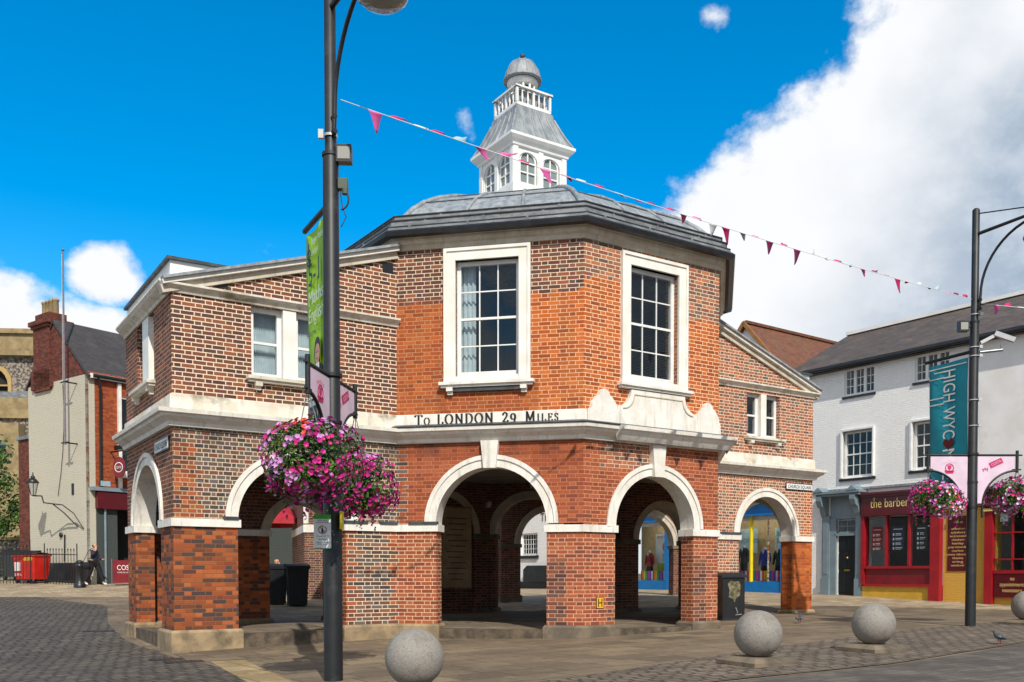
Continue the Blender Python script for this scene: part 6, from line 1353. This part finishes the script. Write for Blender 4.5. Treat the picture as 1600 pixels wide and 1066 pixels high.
for k, (dx, dy) in enumerate(((-21.2, 40.0), (-20.3, 39.6))): wheelie(dx, dy, ('grey waste bin at the left edge behind the railings', 'grey waste bin between the railings and the red bin')[k], grb, -20, 1.0, 1.2, 'grey waste bins behind the railings', True, 'waste bin')
# black bollard
bx, by = -16.35, 35.3; r = root('iron_bollard', 'black cast iron bollard left of the walking person', 'bollard', (bx, by, gz(bx, by)))
MB().lathe((bx, by, gz(bx, by)), [(.22, 0), (.22, .12), (.17, .18), (.145, .25), (.13, .75), (.16, .8), (.16, .86), (.12, .9), (.15, .95), (.14, 1.0), (.05, 1.04), (.001, 1.05)], 16).build('body', 'black', r)
# barrier
bp_ = Vector((-15.1, 36.3, 0)); Fv = Fr((bp_.x, bp_.y), (.97, .25), gz(bp_.x, bp_.y)); r = root('cafe_barrier', 'maroon fabric coffee shop barrier panel beside the walking person', 'barrier', (bp_.x, bp_.y, gz(bp_.x, bp_.y)))
MB().box(Fv, (-.4, .62), (-.01, .01), (.12, 1.0)).build('banner', 'maroon', r); MB().tube([Fv.p(.66, 0, .02), Fv.p(.66, 0, 1.05)], .02, 8).tube([Fv.p(-.43, 0, .02), Fv.p(-.43, 0, 1.05)], .02, 8).lathe(Fv.p(.66, 0, 0), [(.2, 0), (.18, .03), (.02, .04)], 14).lathe(Fv.p(-.43, 0, 0), [(.2, 0), (.18, .03), (.02, .04)], 14).build('frame', 'chrome', r)
text('COSTA', .2, Fv.p(.12, -.014, .62), (Fv.d.x, Fv.d.y, 0), (0, 0, 1), 'paperw', r, 'lettering', width=.72, align='CENTER'); text('COFFEE FOR COFFEE LOVERS', .05, Fv.p(.12, -.014, .5), (Fv.d.x, Fv.d.y, 0), (0, 0, 1), 'paperw', r, 'lettering', width=.72, align='CENTER')
# parasols beyond the arcade
def parasol(x, y, lab, h=3.0, rad=1.6):
    z = gz(x, y); r = root('parasol', lab, 'parasol', (x, y, z), 'red parasols outside the cafe'); MB().tube([(x, y, z), (x, y, z + h)], .03, 8).lathe((x, y, z), [(.3, 0), (.3, .06), (.05, .08)], 16).build('pole', 'chrome', r)
    b = MB(); n = 8
    R0 = [(x + rad * cos(2 * pi * k / n), y + rad * sin(2 * pi * k / n), z + h - .75) for k in range(n)]
    for k in range(n): b.face([R0[k], R0[(k + 1) % n], (x, y, z + h)]); b.face([R0[(k + 1) % n], R0[k], (R0[k][0], R0[k][1], z + h - .95), (R0[(k + 1) % n][0], R0[(k + 1) % n][1], z + h - .95)])
    b.build('canopy', mat('parasol_red', lin('c02838', .8)), r)
parasol(-8.8, 33.5, 'red parasol seen through the left arch above a seated woman', 3.3, 1.9); parasol(-11.8, 35.5, 'red parasol half hidden behind the left pier', 3.2, 1.6)
# brick outbuilding seen through the left arch
FQ = Fr((-6.55, 29.5), (.95, .3)); r = root('brick_outbuilding', 'brown brick building with a pale stone band seen through the left arch', 'building', FQ.p(1.5, 1, .4))
MB().box(FQ, (0, 5.2), (0, 5), (.2, 5.4)).build('wall', brick('outbuilding_brick', DK, lin('c9b49a', .7), mw=.012), r); MB().box(FQ, (-.04, 5.25), (-.05, 5.05), (2.62, 2.86)).build('band', 'stone', r); MB().box(FQ, (-.03, .12), (-.03, .1), (2.9, 5.4)).build('quoin', 'stone', r); MB().tube([FQ.p(2.3, -.08, .4), FQ.p(2.3, -.08, 5.3)], .05, 8).build('downpipe', 'black', r)
MB().box(FQ, (-.2, 5.4), (-.2, 5.2), (5.4, 5.55)).build('roof', 'lead_dark', r)
r = root('meter_cabinet', 'small grey cabinet on the wall by the wheelie bins', 'cabinet', FQ.p(2.0, -.2, 1.2)); MB().box(FQ, (1.75, 2.15), (-.2, -.01), (1.25, 1.95)).build('box', 'chrome', r)
# church
r = root('church', 'flint church wall with a pointed stone window and parapet at the far left', 'church', (-34, 62, 1))
FCh = Fr((-46, 60), (1, .08))
holes = [[(11.5, 12.9), (13.3, 12.9), (13.3, 13.5)] + [(12.4 + .9 * cos(pi * k / 10), 13.5 + 1.1 * sin(pi * k / 10)) for k in range(1, 10)] + [(11.5, 13.5)]]
MB().wall(FCh, rect(0, 18, 12.0, 15.6), holes, t=.8).build('clerestory', 'flint', r)
MB().box(FCh, (0, 18), (-.3, .8), (15.6, 16.8)).box(FCh, (0, 18), (-.5, .8), (16.8, 17.1)).box(FCh, (0, 18), (-.45, .0), (15.4, 15.7)).build('parapet', 'oldstone', r)
b = MB(); b.wall(FCh, [(p[0] + (p[0] - 12.4) * .25, p[1] + (.25 if p[1] > 13 else -.2)) for p in holes[0]], holes, t=.3, o0=-.12); b.box(FCh, (12.34, 12.46), (.1, .3), (12.9, 14.5)).box(FCh, (11.5, 13.3), (.1, .3), (13.5, 13.6)).build('window_tracery', mat('yellow_stone', lin('c8a868', .75)), r)
MB().box(FCh, (11, 13.6), (.35, .4), (12.7, 14.8)).build('window_glass', 'dark', r)
MB().box(FCh, (0, 18), (-5, 0), (11.8, 12.2)).build('aisle_roof', 'lead_dark', r); MB().box(FCh, (0, 17), (-5, -4.3), (.5, 10.6)).build('aisle_wall', 'flint', r); MB().box(FCh, (0, 17), (-5.2, -4.2), (10.6, 11.8)).build('aisle_parapet', 'oldstone', r)
MB().box(FCh, (15.2, 16.4), (-5.9, -5), (.5, 10.2)).build('buttress', 'oldstone', r)
MB().beam(FCh.p(12.4, -5.35, 9.3), FCh.p(13.8, -5.35, 10.9), .1, .2).beam(FCh.p(12.4, -5.35, 10.9), FCh.p(13.8, -5.35, 9.3), .1, .2).build('tie_plate', 'black', r)
r = root('church_lamp', 'blue-grey street lantern in front of the church wall', 'lamp', (-27.6, 50, 1.2)); MB().tube([(-27.6, 50, 1.2), (-27.6, 50, 7.6)], .08, 8).build('pole', 'post', r); MB().lathe((-27.6, 50, 7.6), [(.2, 0), (.55, .5), (.6, .6), (.2, .9)], 8).build('head', mat('lamp_bluegrey', lin('7c98a4', .8)), r)
r = root('flint_boundary_wall', 'low flint churchyard wall behind the railings', 'wall', (-27, 47, 1)); MB().box(Fr((-40, 47), (1, 0)), (0, 15.5), (0, .4), (.8, 3.0)).build('wall', 'flint', r); MB().box(Fr((-40, 47), (1, 0)), (-.1, 15.6), (-.08, .48), (3.0, 3.15)).build('coping', 'oldstone', r)
def tree(x, y, h, cr, lab, seed, n=4200, cz=None):
    rnd = random.Random(seed); z = gz(x, y); r = root('leafy_tree', lab, 'tree', (x, y, z)); tr = MB(); tr.tube([(x, y, z), (x + .1, y, z + h * .25), (x - .1, y, z + h * .5)], [.3, .22, .15], 10)
    cl = []
    for k in range(26):
        a = rnd.uniform(0, 6.28); t = rnd.uniform(0, 1); d = cr * sqrt(rnd.random()) * (1 - .5 * abs(t - .35)); p = Vector((x + d * cos(a), y + d * sin(a), z + h * (.3 + .62 * t))); cl.append((p, rnd.uniform(.45, .85)))
        if k % 2 == 0: tr.tube([(x, y, z + h * .3), ((x + p.x) / 2, (y + p.y) / 2, (z + h * .35 + p.z) / 2), p], [.09, .05, .02], 6)
    tr.build('trunk', 'bark', r); b = [MB(), MB()]
    for k in range(n):
        c, q = rnd.choice(cl); v = Vector((rnd.gauss(0, 1), rnd.gauss(0, 1), rnd.gauss(0, .8))).normalized() * q * rnd.uniform(.5, 1.05); p = c + v; nn = (v.normalized() + Vector((rnd.uniform(-1, 1), rnd.uniform(-1, 1), rnd.uniform(-.3, 1)))).normalized(); xx_ = nn.orthogonal().normalized(); yy = nn.cross(xx_); s_ = rnd.uniform(.06, .12)
        b[k % 3 == 0].face([p - xx_ * s_, p - yy * s_ * .6, p + xx_ * s_, p + yy * s_ * .6])
    for q, m_ in zip(b, ('leaf', 'leaf2')): q.build('crown', m_, r)
tree(-24.6, 43.6, 6.6, 1.7, 'leafy green tree between the church and the brown brick annexe at the left edge', 4)

# ------------------------------------------------------------------ people
def skin_mesh(name, chains, m, parent, sub=2):
    """one continuous surface grown over a skeleton: chains of (point, radius), joined where points coincide"""
    me = bpy.data.meshes.new(name); vs = []; es = []; rs = []; idx = {}
    base = Vector(WL[parent.name])
    for ch in chains:
        pr = None
        for p, rad in ch:
            key = tuple(round(c, 3) for c in p)
            if key not in idx: idx[key] = len(vs); vs.append(Vector(p) - base); rs.append(rad if isinstance(rad, tuple) else (rad, rad))
            i = idx[key]
            if pr is not None and pr != i: es.append((pr, i))
            pr = i
    me.from_pydata(vs, es, []); o = bpy.data.objects.new(name, me); COL.objects.link(o); sk = o.modifiers.new('skin', 'SKIN'); sk.use_smooth_shade = True
    for i, v in enumerate(me.skin_vertices[0].data): v.radius = rs[i]; v.use_root = i == 0
    ss = o.modifiers.new('sub', 'SUBSURF'); ss.levels = sub; ss.render_levels = sub
    bpy.context.view_layer.update()
    me2 = bpy.data.meshes.new_from_object(o.evaluated_get(bpy.context.evaluated_depsgraph_get())); COL.objects.unlink(o); bpy.data.objects.remove(o)
    me2.name = name; me2.materials.clear(); me2.materials.append(M[m] if isinstance(m, str) else m)
    for p in me2.polygons: p.use_smooth = True
    o = bpy.data.objects.new(name, me2); COL.objects.link(o); o.parent = parent; return o
def person(x, y, face, lab, J, top, bottom, hair, shoe='paperw', z0=None, long_hair=False, sc=1.):
    """face: unit direction the body faces; J: joints in (side, forward, up)"""
    z = gz(x, y) if z0 is None else z0; r = root('person', lab, 'person', (x, y, z)); Fw = Vector((face[0], face[1], 0)).normalized(); Sd = Vector((Fw.y, -Fw.x, 0))
    q = lambda t: Vector((x, y, z)) + (Sd * t[0] + Fw * t[1] + Vector((0, 0, t[2]))) * sc
    j = {k: q(v) for k, v in J.items()}; H = j['head']; hf = (Fw if 'look' not in J else (q(J['look']) - H).normalized())
    body = [[(j['pelvis'], .125), (j['waist'], .105), (j['chest'], .135), (j['neck'], .052), (H - Vector((0, 0, .03)), .06), (H + Vector((0, 0, .03)), .075), (H + Vector((0, 0, .10)), .07)]]
    for s_ in 'LR':
        body.append([(j['pelvis'], .125), (j['hip' + s_], .09), (j['knee' + s_], .058), (j['ank' + s_], .036), (j['toe' + s_], .03)])
        body.append([(j['chest'], .135), (j['sh' + s_], .055), (j['el' + s_], .038), (j['wr' + s_], .025), (j['hand' + s_], .03)])
        d = (j['hand' + s_] - j['wr' + s_]).normalized(); sd = d.cross(Vector((0, 0, 1))); sd = sd.normalized() if sd.length > .1 else Sd
        for k in range(4):
            b0 = j['hand' + s_] + sd * (k - 1.5) * .016; L_ = (.05, .058, .054, .042)[k]; body.append([(j['hand' + s_], .03), (b0 + d * .03, .0095), (b0 + d * (.03 + L_ * .5) - hf * .004, .0088), (b0 + d * (.03 + L_) - hf * .016, .007)])
        body.append([(j['wr' + s_], .025), (j['wr' + s_] + d * .03 + sd * .03, .01), (j['wr' + s_] + d * .065 + sd * .04, .008)])
    skin_mesh('body', body, 'skin', r)
    g = MB(); up = Vector((0, 0, 1)); sdh = hf.cross(up).normalized()
    skin_mesh('face_features', [[(H + hf * .078 + up * .055, .01), (H + hf * .098 + up * .02, .014), (H + hf * .082 + up * .008, .012)]], 'skin', r, 1)
    for sg in (-1, 1): g.ball(H + hf * .079 + sdh * sg * .03 + up * .055, .009, 6)
    g.build('eyes', 'ink', r); MB().ball(H + hf * .082 + up * -.022, .02, 6, 1, 1, .35).build('mouth', 'maroon', r)
    g = MB()
    for sg in (-1, 1): g.ball(H + sdh * sg * .078 + up * .035, .022, 6, .5, 1, 1.3)
    g.build('ears', 'skin', r)
    hc = [[(H - hf * .02 + up * .08, .088), (H - hf * .035 + up * .03, .085), (H - hf * .05 - up * .03, .06)]]
    if long_hair: hc[0] += [(H - hf * .07 - up * .14, .055), (H - hf * .06 - up * .26, .035)]
    skin_mesh('hair', hc, hair, r)
    jk = [[(j['pelvis'] + Vector((0, 0, .0)), .15), (j['waist'], .13), (j['chest'], .152), (j['neck'] - Vector((0, 0, .05)), .07)]]
    for s_ in 'LR': jk.append([(j['chest'], .152), (j['sh' + s_], .07), (j['el' + s_], .053), (j['wr' + s_] + (j['el' + s_] - j['wr' + s_]) * .12, .04)])
    skin_mesh('jacket', jk, top, r)
    tr = []
    for s_ in 'LR': tr.append([(j['pelvis'] - Vector((0, 0, .02)), .14), (j['hip' + s_], .105), (j['knee' + s_], .074), (j['ank' + s_] + Vector((0, 0, .03)), .06)])
    skin_mesh('trousers', tr, bottom, r)
    for s_ in 'LR': skin_mesh('shoe', [[(j['ank' + s_] - Vector((0, 0, .02)), .045), (j['ank' + s_].lerp(j['toe' + s_], .5) - Vector((0, 0, .01)), .043), (j['toe' + s_], (.042, .03))]], shoe, r)
    return r, j
walk = dict(pelvis=(0, 0, .92), waist=(0, .0, 1.06), chest=(0, .02, 1.27), neck=(0, .03, 1.44), head=(0, .06, 1.55), look=(.02, .9, 1.56),
            hipL=(-.09, 0, .88), kneeL=(-.09, .22, .5), ankL=(-.09, .36, .1), toeL=(-.09, .52, .05), hipR=(.09, 0, .88), kneeR=(.09, -.1, .48), ankR=(.09, -.34, .12), toeR=(.09, -.2, .05),
            shL=(-.17, .02, 1.36), elL=(-.2, .08, 1.08), wrL=(-.16, .3, 1.04), handL=(-.15, .37, 1.05), shR=(.17, .02, 1.36), elR=(.24, .14, 1.2), wrR=(.12, .17, 1.42), handR=(.1, .17, 1.49))
pr, j = person(-16.35, 36.5, (.97, -.2), 'person in dark jacket and black trousers walking with a hand raised to the face', walk, 'cloth_navy', 'cloth_black', 'hair', sc=.98)
b_ = root('shoulder_bag', 'black bag carried by the walking person', 'bag', (-16.6, 36.3, 1.35)); bc = Vector((-16.55, 36.25, 1.62))
MB().ball(bc, .17, 10, 1, .5, .85).build('pouch', 'cloth_black', b_); MB().tube([bc + Vector((-.12, 0, .1)), bc + Vector((.1, .05, .6)), bc + Vector((.3, .1, .72))], .012, 6).build('strap', 'black', b_)
sx, sy = -7.95, 31.2; zt = gz(sx, sy)
seat = dict(pelvis=(0, -.05, .5), waist=(0, -.02, .66), chest=(0, .06, .86), neck=(0, .12, 1.02), head=(0, .17, 1.12), look=(.0, .9, 1.05),
            hipL=(-.1, 0, .49), kneeL=(-.12, .4, .5), ankL=(-.12, .42, .1), toeL=(-.12, .56, .05), hipR=(.1, 0, .49), kneeR=(.12, .4, .5), ankR=(.12, .36, .1), toeR=(.12, .5, .05),
            shL=(-.17, .08, .95), elL=(-.22, .26, .8), wrL=(-.06, .42, .84), handL=(-.03, .48, .86), shR=(.17, .08, .95), elR=(.22, .26, .8), wrR=(.06, .36, .98), handR=(.03, .33, 1.04))
person(sx, sy, (.75, -.66), 'seated person with long fair hair and a red top at the yellow table', seat, mat('red_top', lin('b8242c', .8)), 'cloth_navy', 'blonde', shoe='yellow', long_hair=True)
def cafe_chair(x, y, f, lab):
    z = gz(x, y); r = root('cafe_chair', lab, 'chair', (x, y, z)); F = Fr((x, y), (f[1], -f[0]), z); MB().box(F, (-.2, .2), (-.2, .2), (.43, .46)).build('seat', 'black', r); MB().box(F, (-.2, .2), (-.24, -.21) if False else (.2, .23), (.55, .9)).build('backrest', 'black', r)
    for a in (-.18, .18):
        for c in (-.18, .2): MB().tube([F.p(a, c, 0), F.p(a, c, .43 if c < 0 else .9)], .014, 6).build('leg', 'chrome', r)
cafe_chair(sx - .03, sy + .03, (.75, -.66), 'black cafe chair under the seated person')
tx, ty = sx + .55, sy - .5; r = root('cafe_table', 'round yellow cafe table in front of the seated person', 'table', (tx, ty, gz(tx, ty))); MB().lathe((tx, ty, gz(tx, ty) + .72), [(.01, 0), (.42, 0), (.42, .03), (.01, .03)], 24).build('tabletop', mat('table_yellow', lin('e0a83c', .8)), r); MB().lathe((tx, ty, gz(tx, ty)), [(.22, 0), (.22, .02), (.03, .05), (.025, .72)], 16).build('leg', 'chrome', r)
def pigeon(x, y, d, lab, k=.8):
    z = gz(x, y) + .005; r = root('pigeon', lab, 'pigeon', (x, y, z), 'pigeons on the paving'); D = Vector((d[0], d[1], 0)).normalized(); P = lambda f, u, s_=0.: Vector((x, y, z)) + D * f * k + Vector((0, 0, u * k)) + Vector((D.y, -D.x, 0)) * s_ * k
    skin_mesh('body', [[(P(-.17, .1), (.024, .007)), (P(-.09, .115), .028), (P(0, .13), .046), (P(.07, .15), .04), (P(.1, .2), .026), (P(.115, .235), .024), (P(.14, .235), .012)]], mat('pigeon_grey', lin('50545e', .7), lin('34363e', .7), 9), r)
    MB().tube([P(.155, .235), P(.18, .228)], [.007, .002], 5).build('beak', 'ink', r); b = MB()
    for s_ in (-.025, .025): b.tube([P(0, .09, s_), P(.0, .01, s_)], .006, 5).tube([P(0, .01, s_), P(.035, .004, s_)], .005, 5).tube([P(0, .01, s_), P(-.02, .004, s_)], .004, 5)
    b.build('feet', mat('pigeon_feet', lin('b0586a', .7)), r); w = MB()
    for s_ in (-.052, .052): w.ball(P(-.03, .135, s_), .068, 8, abs(D.x) * .9 + .15, abs(D.y) * .9 + .15, .4)
    w.build('wing', mat('pigeon_wing', lin('6a6e78', .7)), r)
pigeon(6.2, 20.1, (.5, .8), 'dark pigeon walking on the paving behind the second ball bollard'); pigeon(7.3, 13.95, (-.35, .9), 'grey pigeon standing by the drain channel at the right')

# covers let into the paving
for k, (x, y, a, b_, w_, l_) in enumerate(((-5.4, 14.55, 30, 'rusty rectangular manhole cover in the setts by the left front pier', .5, .3), (-4.95, 14.05, 30, 'dark rectangular manhole cover nearest the yellow slab strip', .55, .35), (-8.6, 19.4, 20, 'small dark manhole cover among the curved setts left of the market house', .6, .4))):
    F = Fr((x, y), dirv(a), gz(x, y)); r = root('manhole_cover', b_, 'manhole cover', (x, y, gz(x, y)))
    MB().box(F, (-w_ / 2, w_ / 2), (-l_ / 2, l_ / 2), (-.03, .011)).build('frame', 'post', r); c = MB()
    for i in range(7): c.box(F, (-w_ / 2 + .03 + i * (w_ - .06) / 7, -w_ / 2 + .02 + (i + .8) * (w_ - .06) / 7), (-l_ / 2 + .03, l_ / 2 - .03), (.01, .015))
    c.build('ribs', mat('rusty_iron', lin('54443a', .7), lin('3c3430', .7), 20), r)
